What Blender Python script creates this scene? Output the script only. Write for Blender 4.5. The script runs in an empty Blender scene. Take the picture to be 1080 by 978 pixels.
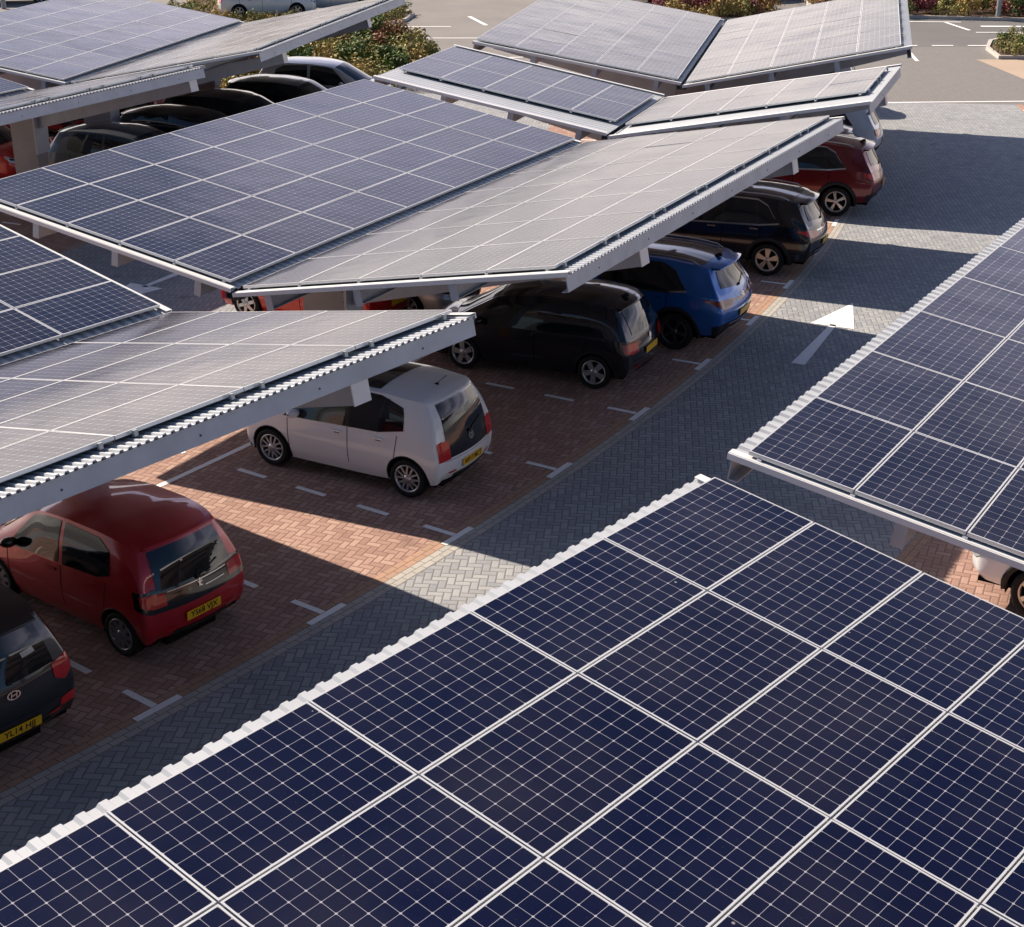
import bpy, math, random
import numpy as np
from mathutils import Vector, Matrix
R = math.radians
random.seed(7); rng = np.random.default_rng(7)
sc = bpy.context.scene
COL = sc.collection
# ------------------------------------------------------------------ camera, sky, sun, exposure
cd = bpy.data.cameras.new('camera'); cam = bpy.data.objects.new('camera', cd); COL.objects.link(cam)
cam.location = (0, 0, 9.40); cam.rotation_euler = (R(90 - 23.40), 0, 0)
cd.sensor_fit = 'HORIZONTAL'; cd.sensor_width = 36; cd.lens = 36 * 1651.2 / 1080
cd.clip_start = .1; cd.clip_end = 2000
sc.camera = cam
SUN_AZ, SUN_EL = 310.3, 37.5          # compass style: from +Y towards +X
CLOUD_AMT, HAZE_AMT, CLOUD_COL = .9, .92, ((21.5, 19.2, 17.8, 1), (18.6, 17.8, 22.5, 1))
w = bpy.data.worlds.new('World'); sc.world = w; w.use_nodes = True
nt = w.node_tree; nt.nodes.clear()
sky = nt.nodes.new('ShaderNodeTexSky'); sky.sky_type = 'NISHITA'; sky.sun_disc = False
sky.sun_elevation = R(SUN_EL); sky.sun_rotation = R(SUN_AZ); sky.air_density = 1.0; sky.dust_density = 1.5; sky.ozone_density = 6.0
bg = nt.nodes.new('ShaderNodeBackground'); bg.inputs['Strength'].default_value = .050
wo = nt.nodes.new('ShaderNodeOutputWorld')
# fair-weather clouds and summer haze low in the sky, mixed into the clear sky by direction
def wn_(t, **kw):
    k = nt.nodes.new(t)
    for a, v in kw.items(): setattr(k, a, v)
    return k
def wm(op, a, b=None):
    k = wn_('ShaderNodeMath', operation=op)
    for i, v in enumerate((a, b)):
        if v is None: continue
        if isinstance(v, (int, float)): k.inputs[i].default_value = v
        else: nt.links.new(v, k.inputs[i])
    return k.outputs[0]
def wramp(f, a, b, lo=0.0, hi=1.0):
    k = wn_('ShaderNodeMapRange', interpolation_type='SMOOTHSTEP'); nt.links.new(f, k.inputs[0])
    for i, v in enumerate((a, b, lo, hi)): k.inputs[i + 1].default_value = v
    return k.outputs[0]
wtc = wn_('ShaderNodeTexCoord'); wsp = wn_('ShaderNodeSeparateXYZ'); nt.links.new(wtc.outputs['Generated'], wsp.inputs[0])
up = wm('MAXIMUM', wsp.outputs[2], 0.0); dn = wm('ADD', up, .22)
wcb = wn_('ShaderNodeCombineXYZ'); nt.links.new(wm('DIVIDE', wsp.outputs[0], dn), wcb.inputs[0]); nt.links.new(wm('DIVIDE', wsp.outputs[1], dn), wcb.inputs[1])
wno = wn_('ShaderNodeTexNoise'); wno.inputs['Scale'].default_value = 1.15; wno.inputs['Detail'].default_value = 5; wno.inputs['Roughness'].default_value = .5
nt.links.new(wcb.outputs[0], wno.inputs['Vector'])
front = wramp(wsp.outputs[1], -.25, .35)      # the haze and clouds lie on the sunny side
cloud = wm('MULTIPLY', wramp(wno.outputs['Fac'], .45, .62), wramp(up, .62, .34))
wn2 = wn_('ShaderNodeTexNoise'); wn2.inputs['Scale'].default_value = 3.2; wn2.inputs['Detail'].default_value = 3
wcb2 = wn_('ShaderNodeCombineXYZ'); nt.links.new(wsp.outputs[0], wcb2.inputs[0]); nt.links.new(wm('MULTIPLY', wsp.outputs[1], 1.0), wcb2.inputs[1]); nt.links.new(wm('MULTIPLY', wsp.outputs[2], 3.5), wcb2.inputs[2]); nt.links.new(wcb2.outputs[0], wn2.inputs['Vector'])
haze_f = wm('MULTIPLY', wramp(up, .56, .16), wramp(wn2.outputs['Fac'], .34, .62, .45, 1.0))      # streaky, not an even veil
fac = wm('MULTIPLY', front, wm('MAXIMUM', wm('MULTIPLY', cloud, CLOUD_AMT), wm('MULTIPLY', haze_f, HAZE_AMT)))
wmx = wn_('ShaderNodeMix', data_type='RGBA'); nt.links.new(fac, wmx.inputs[0]); nt.links.new(sky.outputs[0], wmx.inputs[6]); wcm = wn_('ShaderNodeMix', data_type='RGBA'); nt.links.new(wramp(up, .10, .34), wcm.inputs[0]); wcm.inputs[6].default_value = CLOUD_COL[0]; wcm.inputs[7].default_value = CLOUD_COL[1]
nt.links.new(wcm.outputs[2], wmx.inputs[7])
nt.links.new(wmx.outputs[2], bg.inputs[0]); nt.links.new(bg.outputs[0], wo.inputs[0])
sd = bpy.data.lights.new('sun', 'SUN'); sd.energy = 5.0; sd.angle = R(.5); sd.color = (1, .85, .68)
so = bpy.data.objects.new('sun', sd); COL.objects.link(so)
tosun = Vector((math.sin(R(SUN_AZ)) * math.cos(R(SUN_EL)), math.cos(R(SUN_AZ)) * math.cos(R(SUN_EL)), math.sin(R(SUN_EL))))
so.rotation_euler = tosun.to_track_quat('Z', 'Y').to_euler(); so.location = (-20, 20, 40)
vs = sc.view_settings; vs.view_transform = 'Standard'; vs.look = 'None'; vs.exposure = .74; vs.gamma = 1; vs.use_curve_mapping = False
sc.cycles.max_bounces = 6; sc.cycles.diffuse_bounces = 3; sc.cycles.glossy_bounces = 3; sc.cycles.transmission_bounces = 2
sc.cycles.caustics_reflective = False; sc.cycles.caustics_refractive = False

# ------------------------------------------------------------------ polar layout of the curved car park
CX, CY = -59.07, 58.73
def pol(r, ph, z=0.0):
    return Vector((CX + r * math.cos(R(ph)), CY - r * math.sin(R(ph)), z))

# ------------------------------------------------------------------ materials
class NT:
    def __init__(s, name):
        s.m = bpy.data.materials.new(name); s.m.use_nodes = True; s.t = s.m.node_tree; s.t.nodes.clear()
        s.out = s.t.nodes.new('ShaderNodeOutputMaterial'); s.b = s.t.nodes.new('ShaderNodeBsdfPrincipled')
        s.t.links.new(s.b.outputs[0], s.out.inputs[0])
    def n(s, typ, **kw):
        k = s.t.nodes.new(typ)
        for a, v in kw.items(): setattr(k, a, v)
        return k
    def L(s, a, b): s.t.links.new(a, b)
    def M(s, op, a, b=None, c=None):
        k = s.n('ShaderNodeMath', operation=op)
        for i, v in enumerate((a, b, c)):
            if v is None: continue
            if isinstance(v, (int, float)): k.inputs[i].default_value = v
            else: s.L(v, k.inputs[i])
        return k.outputs[0]
    def mix(s, f, a, b):
        k = s.n('ShaderNodeMix', data_type='RGBA')
        for sock, v in ((k.inputs[0], f), (k.inputs[6], a), (k.inputs[7], b)):
            if isinstance(v, (int, float)): sock.default_value = v
            elif isinstance(v, tuple): sock.default_value = (*v, 1) if len(v) == 3 else v
            else: s.L(v, sock)
        return k.outputs[2]
    def noise(s, vec, scale, detail=3, rough=.55):
        k = s.n('ShaderNodeTexNoise'); k.inputs['Scale'].default_value = scale; k.inputs['Detail'].default_value = detail; k.inputs['Roughness'].default_value = rough
        if vec is not None: s.L(vec, k.inputs['Vector'])
        return k.outputs['Fac']
    def ramp(s, f, a, b, lo=0, hi=1):
        k = s.n('ShaderNodeMapRange'); s.L(f, k.inputs[0]); k.inputs[1].default_value = a; k.inputs[2].default_value = b; k.inputs[3].default_value = lo; k.inputs[4].default_value = hi
        return k.outputs[0]
    def bump(s, h, strength=.3, dist=.01):
        k = s.n('ShaderNodeBump'); k.inputs['Strength'].default_value = strength; k.inputs['Distance'].default_value = dist
        s.L(h, k.inputs['Height']); s.L(k.outputs[0], s.b.inputs['Normal'])
    def set(s, **kw):
        for a, v in kw.items():
            i = s.b.inputs[a.replace('_', ' ')]
            if isinstance(v, (int, float)): i.default_value = v
            elif isinstance(v, tuple): i.default_value = (*v, 1)
            else: s.L(v, i)
        return s

def plain(name, col, rough=.5, metal=0, spec=.5, coat=0, var=0.0, vscale=8):
    k = NT(name)
    k.set(Roughness=rough, Metallic=metal); k.b.inputs['Specular IOR Level'].default_value = spec
    if coat: k.set(Coat_Weight=coat, Coat_Roughness=.03)
    if var:
        tc = k.n('ShaderNodeTexCoord').outputs['Object']
        f = k.noise(tc, vscale, 4)
        k.set(Base_Color=k.mix(k.ramp(f, .3, .7), tuple(c * (1 - var) for c in col), tuple(min(1, c * (1 + var)) for c in col)))
    else: k.set(Base_Color=tuple(col))
    return k.m

def herringbone(name, dark, mid, light, joint, ang, size=.104, wear=.25):
    k = NT(name)
    tc = k.n('ShaderNodeTexCoord').outputs['Object']
    mp = k.n('ShaderNodeMapping'); mp.inputs['Rotation'].default_value = (0, 0, R(ang)); mp.inputs['Scale'].default_value = (1 / size,) * 3
    k.L(tc, mp.inputs['Vector'])
    sp = k.n('ShaderNodeSeparateXYZ'); k.L(mp.outputs[0], sp.inputs[0]); X, Y = sp.outputs[0], sp.outputs[1]
    i, j = k.M('FLOOR', X), k.M('FLOOR', Y); fx, fy = k.M('SUBTRACT', X, i), k.M('SUBTRACT', Y, j)
    q = k.M('FLOORED_MODULO', k.M('SUBTRACT', i, j), 4)
    is1 = k.M('COMPARE', q, 1, .1); is2 = k.M('COMPARE', q, 2, .1); vert = k.M('GREATER_THAN', q, 1.5); hor = k.M('SUBTRACT', 1, vert)
    along = k.M('ADD', k.M('ADD', k.M('MULTIPLY', hor, fx), k.M('MULTIPLY', vert, fy)), k.M('ADD', is1, is2))
    across = k.M('ADD', k.M('MULTIPLY', hor, fy), k.M('MULTIPLY', vert, fx))
    d = k.M('MINIMUM', k.M('MINIMUM', along, k.M('SUBTRACT', 2, along)), k.M('MINIMUM', across, k.M('SUBTRACT', 1, across)))
    bi = k.M('SUBTRACT', i, is1); bj = k.M('SUBTRACT', j, is2)
    cb = k.n('ShaderNodeCombineXYZ'); k.L(bi, cb.inputs[0]); k.L(bj, cb.inputs[1]); k.L(vert, cb.inputs[2])
    wn = k.n('ShaderNodeTexWhiteNoise', noise_dimensions='3D'); k.L(cb.outputs[0], wn.inputs['Vector']); rv = wn.outputs['Value']
    c1 = k.mix(k.ramp(rv, 0, .55), dark, mid); c = k.mix(k.ramp(rv, .55, 1), c1, light)
    st = k.ramp(k.noise(tc, .55, 5, .62), .38, .7); fine = k.ramp(k.noise(tc, 34, 3), .3, .75)
    c = k.mix(k.M('MULTIPLY', st, wear), c, tuple(x * .55 for x in mid)); c = k.mix(k.M('MULTIPLY', fine, .22), c, tuple(x * .72 for x in mid))
    oil = k.ramp(k.noise(tc, 1.6, 3, .5), .62, .76); c = k.mix(k.M('MULTIPLY', oil, .5), c, tuple(x * .3 for x in mid))
    jm = k.ramp(d, .055, .115); k.set(Base_Color=k.mix(jm, joint, c), Roughness=.86); k.b.inputs['Specular IOR Level'].default_value = .3
    k.bump(k.M('ADD', k.ramp(d, .03, .16), k.M('MULTIPLY', k.M('ADD', fine, rv), .25)), .55, .008)
    return k.m

def courses(name, ca, cb, joint, bw=.2, bh=.1):
    k = NT(name); uv = k.n('ShaderNodeTexCoord').outputs['UV']
    b = k.n('ShaderNodeTexBrick'); b.offset = .5; k.L(uv, b.inputs['Vector'])
    b.inputs['Scale'].default_value = 1; b.inputs['Brick Width'].default_value = bw; b.inputs['Row Height'].default_value = bh; b.inputs['Mortar Size'].default_value = .006
    b.inputs['Color1'].default_value = (*ca, 1); b.inputs['Color2'].default_value = (*cb, 1); b.inputs['Mortar'].default_value = (*joint, 1)
    k.set(Base_Color=b.outputs['Color'], Roughness=.85); k.bump(k.M('SUBTRACT', 1, b.outputs['Fac']), .5, .006)
    return k.m

def asphalt(name, a, b, sc_=60):
    k = NT(name); tc = k.n('ShaderNodeTexCoord').outputs['Object']
    f = k.noise(tc, sc_, 4); g = k.noise(tc, .35, 5)
    c = k.mix(k.ramp(f, .3, .7), a, b); c = k.mix(k.M('MULTIPLY', k.ramp(g, .4, .68), .35), c, tuple(x * .7 for x in a))
    k.set(Base_Color=c, Roughness=.9); k.b.inputs['Specular IOR Level'].default_value = .25; k.bump(f, .25, .006)
    return k.m

def pv_cells(name):
    k = NT(name); uv = k.n('ShaderNodeTexCoord').outputs['UV']; sp = k.n('ShaderNodeSeparateXYZ'); k.L(uv, sp.inputs[0])
    u = k.M('MULTIPLY', sp.outputs[0], 8); v = k.M('MULTIPLY', sp.outputs[1], 12)
    iu, iv = k.M('FLOOR', u), k.M('FLOOR', v)
    du = k.M('SUBTRACT', .5, k.M('ABSOLUTE', k.M('SUBTRACT', k.M('SUBTRACT', u, iu), .5)))
    dv = k.M('SUBTRACT', .5, k.M('ABSOLUTE', k.M('SUBTRACT', k.M('SUBTRACT', v, iv), .5)))
    line = k.M('MAXIMUM', k.ramp(k.M('MINIMUM', du, dv), .007, .015, 1, 0), k.ramp(k.M('ADD', du, dv), .075, .10, 1, 0))
    oi = k.n('ShaderNodeObjectInfo').outputs['Random']
    cb = k.n('ShaderNodeCombineXYZ'); k.L(iu, cb.inputs[0]); k.L(iv, cb.inputs[1]); k.L(oi, cb.inputs[2])
    wn = k.n('ShaderNodeTexWhiteNoise', noise_dimensions='3D'); k.L(cb.outputs[0], wn.inputs['Vector'])
    tc = k.n('ShaderNodeTexCoord').outputs['Object']
    cell = k.mix(wn.outputs['Value'], (.0025, .0045, .026), (.0040, .0055, .030))
    cell = k.mix(oi, cell, k.mix(.25, cell, (.009, .007, .016)))
    col = k.mix(line, cell, (.40, .40, .46))
    ndv = k.noise(tc, 90, 2); spk = k.ramp(ndv, .735, .76); col = k.mix(k.M('MULTIPLY', spk, .25), col, (.30, .30, .33))
    gp = k.n('ShaderNodeNewGeometry').outputs['Position']
    vo = k.n('ShaderNodeTexVoronoi'); vo.inputs['Scale'].default_value = 5.5; k.L(gp, vo.inputs['Vector']); vsz = k.n('ShaderNodeSeparateColor'); k.L(vo.outputs['Color'], vsz.inputs[0])
    spot = k.M('MULTIPLY', k.M('LESS_THAN', vo.outputs['Distance'], k.M('MULTIPLY', k.M('POWER', vsz.outputs[0], 4.0), .075)), .55); col = k.mix(spot, col, (.45, .44, .42))
    geo = k.n('ShaderNodeNewGeometry').outputs['Position']
    dust = k.ramp(k.noise(geo, .8, 4), .4, .75); col = k.mix(k.M('MULTIPLY', dust, .035), col, (.32, .28, .25))
    k.set(Base_Color=col, Roughness=k.ramp(dust, 0, 1, .10, .22)); k.b.inputs['IOR'].default_value = 1.42
    rip = k.noise(geo, .9, 2); k.bump(rip, .22, .05)
    return k.m

M = {}
M['cells'] = pv_cells('pv cells')
M['alu'] = plain('aluminium frame', (.70, .71, .73), .35, .25)
M['galv'] = plain('galvanised steel', (.43, .48, .55), .5, .2, var=.10, vscale=3)
M['sheet'] = plain('coated roof sheet', (.56, .59, .63), .42, .15, var=.05, vscale=2)
M['trim'] = plain('white folded trim', (.78, .79, .80), .4)
M['colsteel'] = plain('column cladding', (.30, .30, .31), .55, .2, var=.10, vscale=2)
M['dark'] = plain('dark steel', (.06, .065, .075), .5, .3)
M['red_pave'] = herringbone('red herringbone pavers', (.34, .205, .170), (.43, .270, .225), (.51, .350, .29), (.23, .145, .12), 22)
M['grey_pave'] = herringbone('grey herringbone pavers', (.285, .305, .345), (.35, .368, .40), (.415, .43, .45), (.20, .205, .215), 5)
M['red_course'] = courses('red paver courses', (.46, .28, .20), (.39, .25, .18), (.19, .12, .09))
M['grey_course'] = courses('pale paver courses', (.47, .45, .43), (.40, .39, .37), (.18, .17, .16))
M['block'] = courses('plain block paving', (.215, .205, .20), (.19, .182, .18), (.13, .125, .12), .21, .13)
M['asphalt'] = asphalt('asphalt', (.145, .142, .148), (.19, .186, .19))
M['lot'] = asphalt('pale car park surface', (.215, .205, .205), (.26, .25, .245))
M['tan'] = asphalt('tan footway', (.42, .33, .26), (.48, .38, .30))
M['soil'] = asphalt('bark mulch', (.07, .045, .03), (.14, .09, .06), 20)
M['kerb'] = plain('concrete kerb', (.50, .47, .44), .85, var=.1)
def worn_paint():
    k = NT('road paint'); tc = k.n('ShaderNodeTexCoord').outputs['Object']
    f = k.ramp(k.noise(tc, 26, 5, .65), .55, .66); g = k.ramp(k.noise(tc, 1.7, 3), .35, .7)
    k.set(Base_Color=k.mix(k.M('MULTIPLY', f, k.M('ADD', .12, k.M('MULTIPLY', g, .5))), (.92, .93, .95), (.40, .36, .34)), Roughness=.75); return k.m
M['paint'] = worn_paint()
M['tyre'] = plain('tyre rubber', (.012, .012, .013), .75, spec=.3)
M['arch'] = plain('black plastic', (.018, .018, .019), .6, spec=.35)
M['black'] = plain('gloss black', (.006, .006, .007), .12, coat=1)
M['under'] = plain('underbody', (.006, .006, .006), .9, spec=.1)
M['glass'] = plain('tinted glass', (.006, .010, .014), .03, spec=.8)
M['chrome'] = plain('chrome', (.75, .75, .77), .18, 1)
M['rim'] = plain('alloy', (.55, .56, .58), .3, .8)
M['rim_dark'] = plain('dark alloy', (.03, .03, .033), .35, .6)
M['rim_bronze'] = plain('bronze alloy', (.72, .62, .50), .3, .7)
M['seam'] = plain('panel gap', (.004, .004, .004), .8, spec=.1)
M['tail'] = plain('red lamp', (.55, .010, .014), .15, coat=1)
M['taildark'] = plain('smoked lamp', (.22, .006, .010), .12, coat=1)
M['lampclear'] = plain('clear lamp', (.62, .64, .66), .12, .35, coat=1)
M['plate_y'] = plain('yellow plate', (.80, .46, .012), .4)
M['plate_w'] = plain('white plate', (.75, .75, .75), .4)
M['plate_k'] = plain('plate ink', (.008, .008, .008), .5)
M['haz'] = plain('orange guard', (.75, .30, .03), .5)
M['hazred'] = plain('red guard', (.45, .06, .03), .5)
M['post'] = plain('grey post', (.33, .35, .37), .5, .3)
def paint(name, col, metal=.35, rough=.34):
    if name not in M: M[name] = plain(name, col, rough, metal, coat=1)
    return M[name]
def leafmat(name, a, b):
    k = NT(name); oi = k.n('ShaderNodeObjectInfo').outputs['Random']; at = k.n('ShaderNodeAttribute', attribute_name='tint').outputs['Fac']
    k.set(Base_Color=k.mix(k.M('ADD', k.M('MULTIPLY', at, .75), k.M('MULTIPLY', oi, .25)), a, b), Roughness=.6)
    k.b.inputs['Specular IOR Level'].default_value = .25
    return k.m
M['leaf_olive'] = leafmat('olive leaves', (.09, .10, .02), (.42, .38, .12))
M['leaf_green'] = leafmat('green leaves', (.045, .09, .02), (.20, .28, .07))
M['leaf_gold'] = leafmat('golden leaves', (.24, .17, .04), (.62, .47, .17))
M['leaf_rust'] = leafmat('rust leaves', (.14, .05, .02), (.42, .17, .08))
M['leaf_wine'] = leafmat('wine leaves', (.09, .02, .028), (.32, .09, .10))
M['leaf_dark'] = leafmat('dark leaves', (.008, .02, .006), (.03, .06, .02))
M['wood'] = plain('bark', (.09, .06, .04), .9)

# ------------------------------------------------------------------ mesh helpers
class MB:
    def __init__(s): s.v = []; s.f = []; s.mi = []; s.mats = []; s.uv = {}; s.sm = []
    def mat(s, m):
        if m not in s.mats: s.mats.append(m)
        return s.mats.index(m)
    def face(s, idx, m, uv=None, smooth=False):
        if uv is not None: s.uv[len(s.f)] = uv
        s.f.append(tuple(idx)); s.mi.append(s.mat(m)); s.sm.append(smooth)
    def quad(s, a, b, c, d, m, uv=None, smooth=False):
        n = len(s.v); s.v += [tuple(a), tuple(b), tuple(c), tuple(d)]; s.face((n, n + 1, n + 2, n + 3), m, uv, smooth)
    def box(s, c, d, m, X=(1, 0, 0), Y=(0, 1, 0), Z=(0, 0, 1)):
        c = Vector(c); X, Y, Z = Vector(X) * d[0] / 2, Vector(Y) * d[1] / 2, Vector(Z) * d[2] / 2
        n = len(s.v)
        for k in (-1, 1):
            for j in (-1, 1):
                for i in (-1, 1): s.v.append(tuple(c + X * i + Y * j + Z * k))
        for f in ((0, 2, 3, 1), (4, 5, 7, 6), (0, 1, 5, 4), (2, 6, 7, 3), (0, 4, 6, 2), (1, 3, 7, 5)): s.face([n + q for q in f], m)
    def prism(s, poly, ext, m):           # poly: list of 3-D points, ext: extrusion vector
        n = len(s.v); k = len(poly); e = Vector(ext)
        s.v += [tuple(p) for p in poly] + [tuple(Vector(p) + e) for p in poly]
        s.face(list(range(n, n + k))[::-1], m); s.face(range(n + k, n + 2 * k), m)
        for i in range(k):
            j = (i + 1) % k; s.face((n + i, n + j, n + k + j, n + k + i), m)
    def grid(s, P, m, smooth=True, closed=False, uv=None):
        P = np.asarray(P); a, b = P.shape[:2]; n = len(s.v); s.v += [tuple(map(float, p)) for p in P.reshape(-1, 3)]
        for i in range(a - 1):
            for j in range(b if closed else b - 1):
                j2 = (j + 1) % b
                u_ = None if uv is None else [uv[i][j], uv[i][j2], uv[i + 1][j2], uv[i + 1][j]]
                s.face((n + i * b + j, n + i * b + j2, n + (i + 1) * b + j2, n + (i + 1) * b + j), m, u_, smooth)
    def lathe(s, prof, m, n=32, smooth=True):   # prof: (radius, y) about the Y axis
        P = [[(r * math.cos(t), y, r * math.sin(t)) for t in np.linspace(0, 2 * math.pi, n, endpoint=False)] for r, y in prof]
        s.grid(P, m, smooth, closed=True)
    def tube(s, pts, r, m, n=8):
        P = []
        for i, p in enumerate(pts):
            p = Vector(p); d = (Vector(pts[min(i + 1, len(pts) - 1)]) - Vector(pts[max(i - 1, 0)])).normalized()
            a = d.orthogonal().normalized(); b = d.cross(a)
            P.append([p + (a * math.cos(t) + b * math.sin(t)) * r for t in np.linspace(0, 2 * math.pi, n, endpoint=False)])
        s.grid(P, m, True, closed=True)
    def mesh(s, name):
        me = bpy.data.meshes.new(name); me.from_pydata(s.v, [], s.f)
        for m in s.mats: me.materials.append(m)
        me.polygons.foreach_set('material_index', s.mi); me.polygons.foreach_set('use_smooth', s.sm)
        if s.uv:
            ul = me.uv_layers.new(name='UVMap')
            for fi, u_ in s.uv.items():
                for q, li in enumerate(me.polygons[fi].loop_indices): ul.data[li].uv = u_[q]
        me.update(); return me
    def build(s, name, parent=None, fix=False):
        me = s.mesh(name)
        if fix:
            import bmesh
            bm = bmesh.new(); bm.from_mesh(me); bmesh.ops.recalc_face_normals(bm, faces=bm.faces); bm.to_mesh(me); bm.free()
        o = bpy.data.objects.new(name, me); COL.objects.link(o)
        if parent: o.parent = parent
        return o
def empty(name, loc, rz=0):
    o = bpy.data.objects.new(name, None); COL.objects.link(o); o.location = loc; o.rotation_euler = (0, 0, rz); o.empty_display_size = .3; return o
def tag(o, label, cat, group=None):
    o['label'] = label; o['category'] = cat
    if group: o['group'] = group
    return o
def struct(o): o['kind'] = 'structure'; return o
def link(me, name, parent=None, mat=None):
    o = bpy.data.objects.new(name, me); COL.objects.link(o)
    if parent: o.parent = parent
    if mat is not None: o.matrix_local = mat
    return o
def copy_tree(o, parent=None):
    c = o.copy(); COL.objects.link(c); c.parent = parent
    for ch in o.children: copy_tree(ch, c)
    return c
def text_mesh(body, size):
    cu = bpy.data.curves.new('txt', 'FONT'); cu.body = body; cu.size = size; cu.align_x = 'CENTER'; cu.align_y = 'CENTER'; cu.extrude = .001; cu.resolution_u = 2; cu.offset = size * .012
    o = bpy.data.objects.new('txt', cu); COL.objects.link(o); bpy.context.view_layer.update()
    me = bpy.data.meshes.new_from_object(o.evaluated_get(bpy.context.evaluated_depsgraph_get()))
    bpy.data.objects.remove(o); bpy.data.curves.remove(cu); return me

# ------------------------------------------------------------------ ground
def sector(name, r0, r1, p0, p1, z, m, uvs=False, n=None):
    b = MB(); n = n or max(2, int(abs(p1 - p0) * 1.5)); ph = np.linspace(p0, p1, n + 1)
    P = [[pol(r0, p, z), pol(r1, p, z)] for p in ph]
    rm = (r0 + r1) / 2; uv = [[(R(-p) * rm, 0), (R(-p) * rm, r1 - r0)] for p in ph]
    b.grid(P, m, False, uv=uv if uvs else None); o = b.build(name); return struct(o)
b = MB(); b.quad((-400, -300, -.02), (400, -300, -.02), (400, 500, -.02), (-400, 500, -.02), M['asphalt']); struct(b.build('ground'))
b = MB(); b.quad((-60, 56, -.016), (13.4, 56, -.016), (13.4, 100, -.016), (-60, 100, -.016), M['lot']); struct(b.build('car_park_surface'))
RA, RB = 70.44, 75.7                 # the aisle between the two rows
sector('block_paved_apron', RA - 10, RB + 18, 6.0, -3.2, -.012, M['block'], True)
sector('bay_paving', 61.3, RA - .17, 62, 6, -.008, M['red_pave'])
sector('bay_paving', RB + .2, 85.2, 62, 6, -.008, M['red_pave'])
sector('bay_paving', 45.9, 55.3, 50, 6, -.008, M['red_pave'])
sector('aisle_paving', RA + .24, RB, 62, 6, -.008, M['grey_pave'])
sector('aisle_paving', 55.3, 61.3, 62, 6, -.010, M['grey_pave'])
sector('aisle_paving', 36, 45.9, 50, 6, -.010, M['grey_pave'])
sector('paver_course', RA - .17, RA + .03, 62, 6, -.006, M['red_course'], True)
sector('paver_course', RA + .03, RA + .24, 62, 6, -.006, M['grey_course'], True)
sector('paver_course', RB, RB + .2, 62, 6, -.006, M['red_course'], True)
# painted bay markings
BAY = [38.49 + 2.17 * k for k in range(4, 0, -1)] + [38.49, 36.29, 34.1, 31.93, 29.76, 27.55, 25.3, 23.18, 21.0, 18.85, 16.7, 14.53, 12.36, 10.2, 8.05]
mk = MB()
def strip(p, q, wd, z=0.0):
    p, q = Vector((p[0], p[1], z)), Vector((q[0], q[1], z)); d = (q - p).normalized(); nn = Vector((-d.y, d.x, 0)) * wd / 2
    mk.quad(p - nn, q - nn, q + nn, p + nn, M['paint'])
def bayrow(rin, rout, sgn, bays, line):
    for ph in bays:
        t = rout if sgn > 0 else rin
        da = math.degrees(.32 / t)
        strip(pol(t, ph + da), pol(t, ph - da), .10)
        for k in range(4):
            a = t - sgn * (.06 + k * 1.15); strip(pol(a, ph + .0), pol(a - sgn * (.55 if k else .52), ph), .09, -.001)
    edge = rin if sgn > 0 else rout
    for a, c in zip(bays[:-1], bays[1:]):
        pass
    n = 60 if line else 0
    for k in range(n):
        a = bays[0] + (bays[-1] - bays[0]) * k / n; c = bays[0] + (bays[-1] - bays[0]) * (k + 1) / n
        strip(pol(edge, a), pol(edge, c), .10, -.002)
bayrow(65.85, RA, 1, BAY, 1)
bayrow(61.2, 65.6, -1, BAY, 0)
bayrow(RB + .1, 80.3, -1, [x - 1.1 for x in BAY], 0)
bayrow(50.8, 55.2, 1, [34 - 2.75 * k for k in range(10)], 1)
bayrow(46.0, 50.6, -1, [34 - 2.75 * k for k in range(10)], 0)
struct(mk.build('bay_markings'))
mk = MB()
def arrow(r, ph, ang=0, sc_=1.0):
    o = pol(r, ph); f = Vector((math.sin(R(ph + ang)), math.cos(R(ph + ang)), 0)); s = Vector((f.y, -f.x, 0))
    P = lambda a, c: o + f * a * sc_ + s * c * sc_ + Vector((0, 0, -.001))
    n = len(mk.v); mk.v += [tuple(P(*q)) for q in ((-1.9, -.12), (-1.9, .13), (.55, .06), (.55, -.06), (.45, -.42), (.45, .42), (2.05, .0))]
    mk.face((n, n + 1, n + 2, n + 3), M['paint']); n2 = len(mk.v)
    mk.face((n + 4, n + 5, n + 6), M['paint'])
arrow(71.9, 25.4); struct(mk.build('aisle_arrow'))
mk = MB(); arrow(58.6, 27.9, 180, 1.0); struct(mk.build('aisle_arrow'))
mk = MB(); arrow(43.4, 4.2, 180, 1.3); struct(mk.build('aisle_arrow'))
mk = MB()
strip((11.0, 51.12), (24, 51.75), .12, -.004)
for k in range(12): strip((13.9 + k * 1.42 - 3, 63.3), (14.75 + k * 1.42 - 3, 63.3), .16, -.004)
strip((10, 66.7), (16.4, 66.7), .14, -.004); strip((19.3, 66.9), (24, 66.9), .14, -.004)
strip((15.35, 62.1), (15.1, 59.5), .14, -.004); strip((16.5, 70.2), (19.5, 70.0), .16, -.004); strip((16.1, 69.9), (16.7, 68.6), .16, -.004); strip((18.8, 69.9), (19.2, 67.5), .16, -.004); strip((20, 68.7), (24, 68.6), .3, -.004)
strip((-6.5, 65.3), (-.4, 65.3), .14, -.004); strip((-6.6, 68.6), (-2.6, 68.6), .14, -.004); strip((-1.9, 71.8), (-1.1, 69.0), .18, -.004)
strip((-12.5, 59.4), (-3.9, 60.7), .14, -.004); strip((-2.4, 60), (3, 60.8), .14, -.004)
struct(mk.build('road_markings'))
b = MB(); b.quad((17.9, 55.6, -.008), (26, 54.5, -.008), (26, 59.9, -.008), (17.4, 59.9, -.008), M['tan']); struct(b.build('footway'))
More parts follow.
